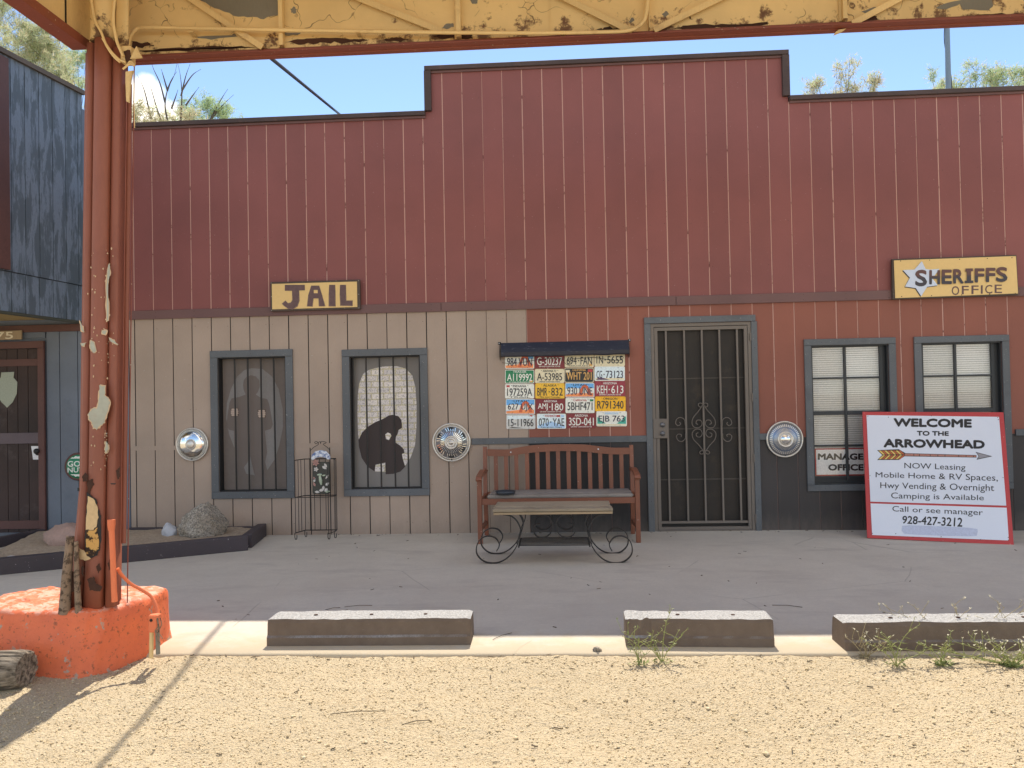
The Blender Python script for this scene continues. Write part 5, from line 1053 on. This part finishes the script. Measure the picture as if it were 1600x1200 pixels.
# ================================================================== WIRE RACK AND ORNAMENT
rk = thing('wire_stand', (1.72, -.15, 0), 'black folding wire plant stand between the two barred windows', 'stand')
def RQ(u, v, Y): return W3(450+u/6, 660+v/6, Y)
A = RQ(72, 1050, -.27); Bp = RQ(165, 1010, -.11); Cp = RQ(392, 1010, -.11); Dp = RQ(382, 1040, -.27); E_ = RQ(452, 1010, -.16)
ztp_ = RQ(120,350,-.2)[2]; zmd = RQ(300,688,-.15)[2]; zlw = RQ(300,1012,-.13)[2]
P4 = [(A[0],-.27),(Bp[0],-.11),(E_[0]-.005,-.11),(E_[0],-.20)]
def wire(pts, r=.003): return MB().tube(pts, r*1.35, 6).build('wire', M['dkmetal'], rk)
for z in (ztp_, zmd, zlw): wire([(x, y, z) for x, y in P4], .0038)
wire([(A[0],-.27,zmd+.001),(Dp[0],-.27,zmd+.001),(E_[0],-.20,zmd+.001)]); wire([(Dp[0],-.27,zlw-.01),(E_[0],-.20,zlw)])
for (a_, b_, ts) in ((0,1,(0,.33,.62,1)),(1,2,(.16,.30,.48,.66,.8,1)),(2,3,(.5,1))):
    for t in ts:
        x = P4[a_][0]+(P4[b_][0]-P4[a_][0])*t; y = P4[a_][1]+(P4[b_][1]-P4[a_][1])*t; wire([(x, y, zlw), (x, y, ztp_)], .0024)
wire([(Dp[0],-.27,.05),(Dp[0],-.27,ztp_-.05)], .003)
for x, y in (P4[0], P4[1], (Dp[0],-.27), P4[3]): wire(crom([(x-.008, y, zlw), (x-.008, y, .02), (x-.002, y, .004), (x+.008, y, .004), (x+.012, y, .02), (x+.012, y, zlw-.02)], 4), .003)
wire(crom([RQ(u, v, -.08) for u, v in ((212,262),(240,235),(285,205),(270,180),(250,185),(262,200),(300,180),(305,200),(312,180),(345,182),(358,190),(345,198),(330,206),(365,232),(395,262))], 4), .0022)
orn = thing('garden_ornament', (RQ(305,600,-.14)[0], -.14, zmd), 'small garden ornament with blue arch and pale painted flowers on the wire stand', 'ornament')
m_od = paint('dark_green_ceramic', lin(62,64,56), .4, .4, grain=(4,4,4), dirt=lin(110,116,100), dirt_amt=.6); m_op = plain('pale_green_ceramic', lin(176,190,166), .4); m_ow = plain('white_ceramic', lin(206,202,196), .4, bs=30); m_opk = plain('pink_ceramic', lin(176,132,122), .4)
MB().slab([RQ(u, v, -.16) for u, v in rrect(228, 388, 372, 672, 20)], (0,.03,0)).build('ornament_body', m_od, orn, bevel=.004)
b = NB('blue_white_glaze'); n = b.noise(28, 5, rough=.7); b.col(b.mixc(b.rng(n, .45, .6), lin(214,220,228), lin(92,116,164))); b.rough(.3)
arc = [(215,345),(222,305),(255,272),(305,260),(355,272),(388,305),(396,345),(375,350),(350,332),(305,322),(262,332),(236,352)]
MB().slab([RQ(u, v, -.165) for u, v in arc], (0,.02,0)).build('glazed_arch', b.m, orn, bevel=.003)
def petal(cu, cv_, ln, wd, ang, mat, nm='petal', y=-.168):
    ca, sa = math.cos(ang), math.sin(ang); pts = [(0,0),(.3,.5),(.65,.45),(1,0),(.65,-.45),(.3,-.5)]
    MB().slab([RQ(cu+(p[0]*ca*ln-p[1]*sa*wd), cv_+(p[0]*sa*ln+p[1]*ca*wd), y) for p in pts], (0,.006,0)).build(nm, mat, orn)
for k_ in range(6): petal(258, 378, 36, 18, k_*math.pi/3+.3, m_opk)
for k_ in range(5): petal(262, 440, 24, 16, k_*1.257, m_ow, y=-.170)
for (cu, cv_, ln, wd, an) in ((320,410,50,24,.6),(340,385,46,20,1.0),(380,490,50,16,2.2),(240,560,40,20,-1.1),(255,600,44,20,-2.0),(235,510,40,14,.9),(350,590,44,24,-.6),(370,620,40,26,2.4),(290,640,50,26,-.2),(250,650,48,22,.1),(345,650,50,20,-.1),(330,630,36,24,-1.5)): petal(cu, cv_, ln, wd, an, [m_ow, m_op, m_ow, m_opk][int(cu) % 4], 'leaf_relief', -.1655)
MB().tube([RQ(303,480,-.172), RQ(300,510,-.176), RQ(306,545,-.178), RQ(312,585,-.174)], [.008,.013,.017,.008], 10).build('frog_body', m_op, orn); MB().tube([RQ(275,492,-.176), RQ(295,490,-.180), RQ(318,488,-.176)], [.007,.011,.007], 8).build('frog_head', m_op, orn); petal(318, 500, 36, 14, -.2, m_op, 'frog_arm', -.172)
# ================================================================== PLANTER AND ROCKS
pl = thing('planter_bed', (.2, -.5, 0), 'low planter bed edged with dark painted timber under the jail windows', 'planter')
m_tim = paint('dark_plum_timber_paint', (.055,.044,.05), .6, .25, grain=(2,20,20), speck=(.4,.36,.36))
pf0, pf1 = (-3.2, -2.62), (1.30, -.80); 
g0, g1, g2, g3 = G(0,897), G(388,860), G(395,843), G(190,878)
F0, F1 = Vector((*G(-60,905), 0)), Vector((*g1, 0)); R1 = Vector((g1[0]-.02, -.12, 0))
def timber(p, q, w_, h, nm='timber_edge'): p, q = Vector(p), Vector(q); MB().beam((p.x, p.y, h/2-.002), (q.x, q.y, h/2-.002), w_, h).build(nm, m_tim, pl, bevel=.006)
dF = (F1-F0).normalized(); perp = Vector((-dF.y, dF.x, 0))
timber(F0+perp*.045, F1+perp*.045, .09, .135); R0 = Vector((1.22, -.03, 0)); timber((F1.x-.06, F1.y+.12, 0), (1.13, -.045, 0), .09, .128)
timber((-.26+.0, -.045, 0), (1.085, -.045, 0), .05, .10, 'back_timber')
L0, L1 = Vector((*G(-40,905,.0), 0)), Vector((*G(66,846), 0))
timber((-1.55,-1.45,0), (-1.17,-.06,0), .07, .10)
b = NB('planter_sand'); n1 = b.noise(40, 6, rough=.75); n2 = b.noise(5, 4); b.col(b.mixc(b.rng(n1, .35, .7), b.mixc(b.rng(n2,.3,.7),(.52,.42,.30),(.42,.33,.24)), (.26,.20,.145))); b.rough(.95); b.bump(n1, .012, .9)
N1, N2 = 40, 20; vs = []
for j in range(N2+1):
    for i in range(N1+1):
        u, v = i/N1, j/N2; fr_ = (F0+perp*.085).lerp(F1+perp*.085, u); bk = Vector((-1.2, -.05, 0)).lerp(Vector((1.10, -.06, 0)), u); p_ = fr_.lerp(bk, v); vs.append((p_.x, p_.y, .085+.012*mnoise.noise(p_*4)+.012*mnoise.noise(p_*11)))
MB().add(vs, [(j*(N1+1)+i, j*(N1+1)+i+1, (j+1)*(N1+1)+i+1, (j+1)*(N1+1)+i) for j in range(N2) for i in range(N1)], True).build('soil', b.m, pl)
def rock(c_, dims, mat, label, seed, rough=.16, rot=0, cat='rock'):
    bm = bmesh.new(); bmesh.ops.create_icosphere(bm, subdivisions=4, radius=1)
    rr = random.Random(seed); cuts = [Vector((rr.uniform(-1,1), rr.uniform(-1,1), rr.uniform(-.3,1))).normalized() for _ in range(9)]
    for v in bm.verts:
        p_ = v.co.copy()
        for n_ in cuts:
            d_ = p_.dot(n_)-.78
            if d_ > 0: p_ -= n_*d_*.85
        s_ = 1+rough*mnoise.noise(p_*2+Vector((seed,0,0)))+rough*.5*mnoise.noise(p_*6+Vector((seed,0,0)))+rough*.22*mnoise.noise(p_*16); p_ *= s_
        v.co = (p_.x*dims[0], p_.y*dims[1], max(p_.z, -.55)*dims[2])
    for f_ in bm.faces: f_.smooth = True
    me = bpy.data.meshes.new('rock'); bm.to_mesh(me); bm.free(); me.materials.append(mat); o = bpy.data.objects.new('rock', me); C.objects.link(o); o.location = (c_[0], c_[1], c_[2]+.5*dims[2]); o.rotation_euler = (0, 0, rot); return tag(o, label, cat)
b = NB('granite'); n1 = b.noise(60, 4, rough=.8); n2 = b.noise(6, 5); vo = b.n('TexVoronoi'); vo.inputs['Scale'].default_value = 70; b.l(b.tc, vo.inputs['Vector']); b.col(b.mixc(b.rng(n1, .38, .60), (.15,.135,.115), b.mixc(b.rng(n2,.4,.6),(.60,.54,.45),(.44,.37,.28)))); b.rough(.9); b.bump(b.math('ADD', n1, vo.outputs['Distance']), .012, 1.0); m_gr = b.m
gp = G(306, 838, .09); rock((gp[0], gp[1]+.14, .06), (.235,.20,.215), m_gr, 'big speckled grey granite boulder at the planter corner', 3)
gp = G(259, 837, .09); rock((gp[0], gp[1]+.06, .075), (.075,.06,.085), plain('white_quartz', (.50,.52,.56), .7, 0, .004, 20), 'small white quartz rock left of the grey boulder', 9, .12)
gp = G(85, 850, .09); rock((gp[0]+.06, gp[1]+.12, .06), (.26,.16,.14), paint('pink_brown_stone', (.38,.26,.215), .9, .25, grain=(6,6,6), bumpd=.008, dirt=(.20,.14,.12), dirt_amt=.6), 'pinkish brown boulder in the planter beside the plank door', 14, .12)
gp = G(12, 876, .09); rock((gp[0], gp[1]+.05, .075), (.085,.05,.03), plain('white_quartz_flat', (.55,.55,.55), .7, 0, .004, 20), 'flat white stone chip at the left end of the planter', 21, .15)
for i, (u, v, s_) in enumerate(((933,1017,.024),(945,1023,.018))):
    gp = G(u, v, -.02 if i else 0); rock((gp[0], gp[1], -.03 if i else -.004), (s_, s_, s_*.8), m_gr, ['round grey pebble lying on the slab edge', 'smaller flat grey pebble in the gravel by the slab edge'][i], 30+i, .15, cat='pebble')
# log
b = NB('split_grey_log'); n = b.noise(1.0, 7, b.map((1.4,42,42)), .7); n2 = b.noise(6, 4); b.col(b.mixc(b.rng(n, .40, .60), (.07,.055,.04), b.mixc(b.rng(n2, .35, .65), (.42,.35,.26), (.30,.25,.19)))); b.rough(.95); b.bump(n, .012, 1.0); m_log = b.m
lg = MB(); pts = [];
a = Vector((*G(62,1056,.06), .065)); a = Vector((1.53,-4.19,.07)); bq = Vector((.70,-4.34,.07))
NL = 40
for i in range(NL+1): pts.append(a.lerp(bq, i/NL))
n_ = 96; vs = []; cr_ = [(random.uniform(0, 6.28), random.uniform(.10, .26), random.uniform(.05, .11)) for _ in range(9)]
for i, p_ in enumerate(pts):
    e_ = 1-.10*max(0, 1-i/1.5)
    for k_ in range(n_):
        an = 2*math.pi*k_/n_; g_ = sum(dp*math.exp(-((math.remainder(an-c0-.02*math.sin(i*.3), 2*math.pi))/(wd*.35))**2) for c0, dp, wd in cr_)
        r = .094*e_*(1-g_+.06*mnoise.noise(Vector((math.cos(an)*1.2, math.sin(an)*1.2, 3)))+.02*mnoise.noise(Vector((i*.25, math.cos(an)*6, math.sin(an)*6))))
        vs.append((p_.x+.010*mnoise.noise(Vector((math.cos(an)*3, math.sin(an)*3, 7)))*(i < 2), p_.y+r*math.cos(an), p_.z+r*math.sin(an)))
fs = [(i*n_+k_, i*n_+(k_+1) % n_, (i+1)*n_+(k_+1) % n_, (i+1)*n_+k_) for i in range(NL) for k_ in range(n_)]+[tuple(range(n_)), tuple(NL*n_+k_ for k_ in range(n_))[::-1]]
o = lg.add(vs, fs).build('log', m_log); tag(o, 'weathered split grey log on the gravel by the orange footing', 'log')
# ================================================================== PARKING BLOCKS
b = NB('worn_black_parking_block'); n1 = b.noise(9, 6, rough=.7); n2 = b.noise(90, 4, rough=.8); g = b.n('NewGeometry'); sp_ = b.n('SeparateXYZ'); b.l(g.outputs['Normal'], sp_.inputs[0])
side_c = b.mixc(b.rng(n1, .3, .7), (.135,.098,.072), (.18,.135,.10)); side_c = b.mixc(b.rng(n2, .66, .70, 0, .7), side_c, (.4,.3,.24))
top_c = b.mixc(b.rng(n2, .38, .58), (.20,.20,.20), (.42,.42,.42))
oi = b.n('ObjectInfo'); c = b.mixc(b.math('MULTIPLY', b.rng(sp_.outputs[2], .7, .9), 1), side_c, top_c); b.col(c); b.rough(.85); b.bump(b.math('ADD', n1, n2), .004, .7); m_blk2 = b.m
def pblock(fl, fr_, label, seed, chip=None):
    a, c_ = Vector((*fl, 0)), Vector((*fr_, 0)); d_ = (c_-a).normalized(); pr = Vector((-d_.y, d_.x, 0)); L = (c_-a).length; h = .142; D_ = .215
    t = thing('parking_block', ((a+c_)/2+pr*D_/2), label, 'parking block', 'concrete parking blocks along the slab edge')
    prof = [(0,.0),(0,.045),(.012,.055),(.018,h-.018),(.026,h),(D_-.024,h),(D_-.014,h-.016),(D_,.05),(D_,0)]
    N_ = 60; vs = []; m = len(prof)
    for i in range(N_+1):
        x = L*i/N_; e = .0
        if i == 0 or i == N_: e = .008
        for k_, (y, z) in enumerate(prof):
            q = a+d_*(x+(.0 if i not in (0,) else .0))+pr*(y+(e if y < D_/2 else -e)); jit = .0025*mnoise.noise(Vector((x*14, k_*1.3, seed)))+.004*mnoise.noise(Vector((x*4, k_*.7, seed)))
            zz = z-(.006 if e and z > .1 else 0)
            if chip and k_ in (3,4) and chip[0] < x/L < chip[1]: jit += .022*(.6+.6*mnoise.noise(Vector((x*30, 0, seed)))); zz -= .018
            q = q+pr*jit; vs.append((q.x, q.y, zz+(jit if z > .1 else 0)+.0005))
    fs = [(i*m+k_, i*m+(k_+1) % m, (i+1)*m+(k_+1) % m, (i+1)*m+k_) for i in range(N_) for k_ in range(m)]+[tuple(range(m)), tuple(N_*m+k_ for k_ in range(m))[::-1]]
    MB().add(vs, fs).build('block', m_blk2, t)
    for q in ((.22,.5,.77) if L > .95 else (.37,.75)):
        p_ = a+d_*(L*q)+pr*D_*.5; MB().lathe([(.011,-.0),(.011,.003),(.0085,.0035),(.0001,.0025)], (p_.x, p_.y, h+.001), 'z', 12).build('pin_hole', M['rust'], t)
pblock(G(416,1010), G(735,1008), 'long brown black concrete parking block, the left one', 1)
pblock(G(978,1010), G(1211,1012), 'short parking block with chipped left corner behind the green weed', 2, (.0,.17))
g3_ = G(1322,1018); pblock(g3_, (g3_[0]+1.25, g3_[1]+.01), 'parking block with rusty base edge at the right, overgrown by weeds', 3)
# ================================================================== WEEDS
m_gs = plain('weed_stem', (.30,.32,.10), .6); m_gl = plain('weed_leaf', (.27,.31,.10), .6); m_ds = plain('dry_stem', (.34,.28,.15), .7); m_fl = plain('pale_flower', (.62,.58,.42), .7)
def leaf(mb, p_, d_, ln, wd):
    d_ = Vector(d_).normalized(); s_ = d_.cross(Vector((0,0,1))); s_ = s_.normalized() if s_.length > .1 else Vector((1,0,0)); p_ = Vector(p_); up = s_.cross(d_)*ln*.08
    mb.add([p_, p_+d_*ln*.4+s_*wd/2+up, p_+d_*ln, p_+d_*ln*.4-s_*wd/2+up], [(0,1,2),(0,2,3)])
def weed(base, stems, label, mat_s, mat_l, seed, leafy=1.0, flowers=False, dense=0):
    rr = random.Random(seed); t = thing('weed', base, label, 'weed', 'weeds along the parking blocks'); ms_, ml, mf = MB(), MB(), MB(); b0 = Vector(base)
    for (dx, dy, h, bend) in stems:
        pts = crom([b0+Vector((dx*.02, dy*.02, 0)), b0+Vector((dx*.3, dy*.3, h*.4)), b0+Vector((dx*.7+bend*.3, dy*.7, h*.75)), b0+Vector((dx+bend, dy, h))], 5)
        ms_.tube(pts, [.0026*(1-.65*i/len(pts)) for i in range(len(pts))], 5)
        for i in range(3, len(pts), 2):
            for _ in range(int(1+2*leafy*rr.random())):
                dr_ = Vector((rr.uniform(-1,1), rr.uniform(-1,.4), rr.uniform(-.1,.8))); leaf(ml, pts[i], dr_, rr.uniform(.012,.032)*leafy, rr.uniform(.006,.012))
            if rr.random() < .6:
                q = pts[i]+Vector((rr.uniform(-1,1), rr.uniform(-.5,.5), rr.uniform(.3,1))).normalized()*rr.uniform(.03,.09); ms_.tube([pts[i], (pts[i]+q)/2+Vector((0,0,.006)), q], .0012, 4)
                for _ in range(3): (mf if flowers else ml).__class__; leaf(mf if flowers else ml, q, (rr.uniform(-1,1), rr.uniform(-1,1), rr.uniform(0,1)), rr.uniform(.008,.02), .006)
    for _ in range(16+dense): leaf(ml, b0+Vector((rr.uniform(-.045,.045), rr.uniform(-.03,.03), .004)), (rr.uniform(-1,1), rr.uniform(-1,.5), rr.uniform(.05,.5)), rr.uniform(.015,.04), rr.uniform(.008,.016))
    ms_.build('stem', mat_s, t); tag(ml.build('foliage', mat_l, t), kind='stuff')
    if mf.v: tag(mf.build('flowers', m_fl, t), kind='stuff')
def gb(u, v): x, y = G(u, v, -.018); return (x, y, gz(x, y))
weed(gb(1035,1036), [(-.16,.02,.15,-.04),(-.05,.03,.13,.0),(.03,.05,.26,.03),(.08,.03,.12,.02),(-.08,0,.10,.02)], 'bright green weed before the chipped short parking block', m_gs, m_gl, 1, 1.2)
weed(gb(998,1040), [(0,.02,.09,0),(-.03,.02,.12,-.02),(.03,0,.06,.02)], 'small green weed sprig left of the larger weed', m_gs, m_gl, 2, .9)
weed(gb(1400,1041), [(-.10,0,.11,-.03),(.05,.02,.20,.08),(-.02,.02,.13,-.01),(.10,0,.06,.03)], 'green weed with upright stem before the right parking block', m_gs, m_gl, 4, 1.2)
weed(gb(1475,1040), [(-.06,.02,.10,-.05),(.02,.03,.10,.03),(-.12,.02,.08,-.1)], 'pale green weed creeping at the middle of the right block', m_gs, m_gl, 5, 1.1, dense=40)
rr = random.Random(11)
weed(gb(1500,1015), [(rr.uniform(-.35,.45), rr.uniform(-.05,.12), rr.uniform(.08,.26), rr.uniform(-.1,.1)) for _ in range(20)], 'tangled dry weed with tiny pale flowers over the right block', m_ds, m_ds, 6, .6, True, 30)
weed(gb(1580,1042), [(rr.uniform(-.35,.25), rr.uniform(-.08,.1), rr.uniform(.03,.15), rr.uniform(-.1,.1)) for _ in range(17)], 'dense low weed clump at the right edge of the gravel', m_gs, m_gl, 7, .8, True, 80)
weed(gb(1352,1030), [(rr.uniform(-.08,.10), .02, rr.uniform(.05,.10), rr.uniform(-.05,.05)) for _ in range(6)], 'thin dry sprig at the left corner of the right block', m_ds, m_ds, 8, .3, True)
# twigs and dry litter
mb = MB(); rr = random.Random(5)
for (u, v, L, an) in ((560,948,.09,.2),(520,952,.05,.6),(1230,948,.09,-.3),(785,995,.08,.9),(560,1125,.12,.15),(650,1138,.06,.4),(1010,1010,.05,0)):
    x, y = G(u, v, -.035 if v > 1022 else 0); z = gz(x, y)+.006 if v > 1022 else .004; mb.tube([(x-L*math.cos(an), y-L*math.sin(an), z), (x, y+.006, z+.004), (x+L*math.cos(an), y+L*math.sin(an), z)], .0018, 4)
for _ in range(260):
    x = rr.uniform(1.8, 8); y = rr.choice((rr.uniform(-3.6, -.3), rr.uniform(-.12, -.02), rr.uniform(-3.9,-3.75), rr.uniform(-5,-3.8))); z = (gz(x, y)+.004) if y < -3.75 else .003-.028*max(0, min(1, (x-6.3)/2.2)); a = rr.uniform(0, 3.1); L = rr.uniform(.004,.016)
    mb.tube([(x-L*math.cos(a), y-L*math.sin(a), z), (x+L*math.cos(a), y+L*math.sin(a), z+.002)], rr.uniform(.0012,.003), 4)
tag(mb.build('twig_litter', paint('dry_twig', (.13,.10,.065), .9, .5)), 'scattered dry twigs and crumbs on the sidewalk and gravel', 'litter', kind='stuff')
# ================================================================== CABLE, POLE, TREES
p1, p2 = Vector(W3(420,88,-3.2)), Vector(W3(530,178,.3)); e = (p2-p1)
cbp = [p1-e*.10]+[p1+e*t+Vector((0,0,-.0)) for t in (0,.5,1)]+[p1+e*1.6]
tag(MB().tube(cbp, .013, 8).build('overhead_cable', plain('dark_cable', lin(70,84,96), .6)), 'dark overhead cable running from the canopy over the parapet', 'cable')
yp = 9.0; pa, pb = W3(1478, -40, yp), W3(1482, 135, yp); x_, z_ = pb[0], pb[2]
up_ = thing('utility_pole', (x_, yp, 0), 'slim grey utility pole with spiral wire behind the roof at right', 'pole')
k_ = (pa[0]-pb[0])/(pa[2]-pb[2])
MB().tube([(x_-k_*z_, yp, -.1), (x_, yp, z_), (x_+k_*(9-z_), yp, 9)], [.085,.055,.048], 12).build('pole', plain('blue_grey_steel', lin(112,132,152), .5), up_)
MB().tube([(x_+k_*(z-z_)+.06*math.cos(z*3.2), yp+.06*math.sin(z*3.2), z) for z in np.linspace(3, 9, 60)], .008, 5).build('spiral_wire', plain('wire_dark', lin(60,66,74), .6), up_)
m_bark = paint('tree_bark', (.12,.10,.08), .9, .3)
def fol(name, c1, c2):
    b = NB(name); n = b.noise(1.6, 3); n2 = b.noise(14, 2); b.col(b.mixc(b.rng(n2, .4, .6), b.mixc(b.rng(n, .35, .65), c1, c2), mul(c2, 1.15))); b.rough(.7)
    b.p.inputs['Base Color'].default_value = (*c1, 1)
    t = b.n('BsdfTranslucent'); t.inputs[0].default_value = (*mul(c2, 1.3), 1); ms = b.n('MixShader'); ms.inputs[0].default_value = .45; b.l(b.p.outputs[0], ms.inputs[1]); b.l(t.outputs[0], ms.inputs[2]); b.l(ms.outputs[0], b.o.inputs[0]); return b.m
m_fo1 = fol('feathery_olive_foliage', (.27,.33,.18), (.41,.45,.27)); m_fo2 = fol('pale_blossom_foliage', (.42,.42,.24), (.52,.47,.32)); m_fo3 = fol('grey_green_foliage', (.25,.36,.18), (.38,.48,.27))
def tree(name, base, clumps, label, seed, mat, mat2=None, dens=1.0, leafl=.12, leafw=.014, bare=()):
    """clumps: (x,y,z,r) of foliage; limbs run from trunk fork to each clump"""
    rr = np.random.default_rng(seed); t = thing(name, base, label, 'tree', 'trees behind the buildings'); b0 = Vector(base); fork = b0+Vector((0,0,min(c_[2] for c_ in clumps)*.55)); fork.x = np.mean([c_[0] for c_ in clumps])*.5+b0.x*.5
    tr_ = MB().tube([b0, (b0+fork)/2+Vector((.05,.03,0)), fork], [.17,.13,.10], 10); tr_.build('trunk', m_bark, t); lb = MB(); V = []; n_tot = 0; V2 = []
    sub = []
    for (cx_, cy_, cz_, r) in clumps:
        for _ in range(5): sub.append((cx_+rr.normal(0, r*.55), cy_+rr.normal(0, r*.5), cz_+rr.normal(-.05*r, r*.42), r*rr.uniform(.45, .85)))
    clumps = sub
    for (cx_, cy_, cz_, r) in clumps:
        c_ = Vector((cx_, cy_, cz_)); mid = fork.lerp(c_, .5)+Vector((rr.uniform(-.2,.2), rr.uniform(-.2,.2), -.1)); lb.tube(crom([fork, mid, c_], 4), [.022-.0024*i for i in range(9)], 5)
        nb = int(21*r*dens)+5
        for i in range(nb):
            d_ = Vector((rr.normal(0, .55), rr.normal(0, .55), rr.normal(.75, .45))).normalized(); st_ = c_+Vector((rr.normal(0, r*.55), rr.normal(0, r*.55), rr.normal(-.1*r, r*.45))); L0_ = r*rr.uniform(.35, 1.0)
            mid = st_+d_*L0_*.55+Vector(rr.normal(0, .04*r, 3)); tip = mid+(d_+Vector((rr.normal(0,.35), rr.normal(0,.35), rr.normal(-.1,.25))))*L0_*.5; lb.tube([st_, mid, tip], [.006,.004,.0015], 3)
            nl = int(rr.uniform(22, 64)*dens)
            for k_ in range(nl):
                u = rr.uniform(.1, 1.1); p_ = (st_.lerp(mid, u*2) if u < .5 else mid.lerp(tip, u*2-1))+Vector(rr.normal(0, .035+.015*r, 3)); dd_ = (d_*.8+Vector(rr.normal(0, .6, 3))+Vector((0,0,-.1))).normalized(); s_ = dd_.cross(Vector(rr.normal(0,1,3))).normalized()*leafw*rr.uniform(.5,1.2); L = leafl*rr.uniform(.4,1.2)
                (V2 if (mat2 and rr.random() < .55 and u > .6) else V).append((p_-s_*.5, p_+s_*.5, p_+dd_*L))
    for bp in bare:
        lb.tube(crom([Vector(q) for q in bp], 5), [max(.004, .02*(1-i/(5*(len(bp)-1)))) for i in range(5*(len(bp)-1)+1)], 5)
    lb.build('limbs', m_bark, t)
    for VV, mm in ((V, mat), (V2, mat2)):
        if VV: m_ = MB(); m_.v = [tuple(q) for tri_ in VV for q in tri_]; m_.f = [(3*i, 3*i+1, 3*i+2) for i in range(len(VV))]; m_.sm = [False]*len(VV); m_.build('crown' if mm is mat else 'blossom_crown', mm, t)
def TP(u, v, Y): return W3(u, v, Y)
def clump(u, v, Y, rp): q = W3(u, v, Y); return (q[0], q[1], q[2], rp*(CD+Y)/F)
Yt = 9.
tree('feathery_tree', (W(40,300,Yt)[0], Yt, 0), [clump(*a) for a in ((20,45,9,42),(55,80,9.4,40),(0,90,8.6,40),(80,110,9,30),(-30,50,9.5,45),(40,130,8.8,40),(0,10,9.2,34),(60,60,9.4,26))], 'large feathery olive green tree behind the blue building', 21, m_fo1, m_fo2, 1.5)
tree('feathery_tree', (W(115,300,11)[0], 11, 0), [clump(*a) for a in ((108,98,11,20),(122,125,11,22),(100,135,11.3,22),(130,90,11,14))], 'loose grey green tree just left of the column top', 22, m_fo3, m_fo1, .8)
tree('feathery_tree', (W(225,300,8)[0], 8, 0), [clump(*a) for a in ((218,190,8,24),(255,192,8,20),(285,188,8.2,22),(195,180,8,24))], 'yellow green bush tree with bare twigs behind the parapet at left', 23, m_fo2, m_fo1, .9, bare=[[W3(*q, 8) for q in b_] for b_ in (
    [(262,190),(258,165),(262,140),(272,118),(277,98)], [(258,160),(250,130),(240,108),(235,92)], [(262,142),(255,118),(252,108)], [(282,190),(284,150),(282,120),(278,100)], [(283,150),(290,120),(297,100)], [(284,142),(300,118),(314,108)], [(252,190),(244,165),(236,138),(233,128)], [(236,186),(228,150),(222,132),(214,116)], [(290,165),(302,148),(311,136)], [(262,140),(268,125),(276,112)], [(268,170),(275,150),(278,140)])])
tree('feathery_tree', (W(330,300,9.5)[0], 9.5, 0), [clump(*a) for a in ((318,172,9.5,24),(340,185,9.5,20),(365,182,9.5,18),(300,186,9.5,20))], 'grey green airy tree behind the parapet left of the cable', 24, m_fo3, None, .8, bare=[[W3(*q, 9.3) for q in b_] for b_ in ([(328,188),(340,165),(350,148),(356,139)], [(335,178),(350,162),(365,148)], [(330,185),(344,172),(358,162)])])
tree('feathery_tree', (W(1325,300,9)[0], 9, 0), [clump(*a) for a in ((1268,132,9,13),(1262,150,9,14),(1315,110,9,16),(1325,135,9,20),(1345,148,9,16),(1366,122,9,14),(1300,150,9,12))], 'airy tree with pale pink blossom behind the roof right of the step', 25, m_fo2, m_fo3, .55, leafl=.09)
tree('feathery_tree', (W(1530,300,9.6)[0], 9.6, 0), [clump(*a) for a in ((1462,135,9.6,14),(1500,128,9.6,20),(1525,125,9.6,22),(1560,125,9.6,20),(1595,125,9.6,18),(1625,128,9.6,20),(1545,138,9.6,22),(1480,145,9.6,16))], 'broad green feathery tree behind the utility pole', 26, m_fo3, m_fo2, .8, leafl=.09)
bpy.context.view_layer.update()
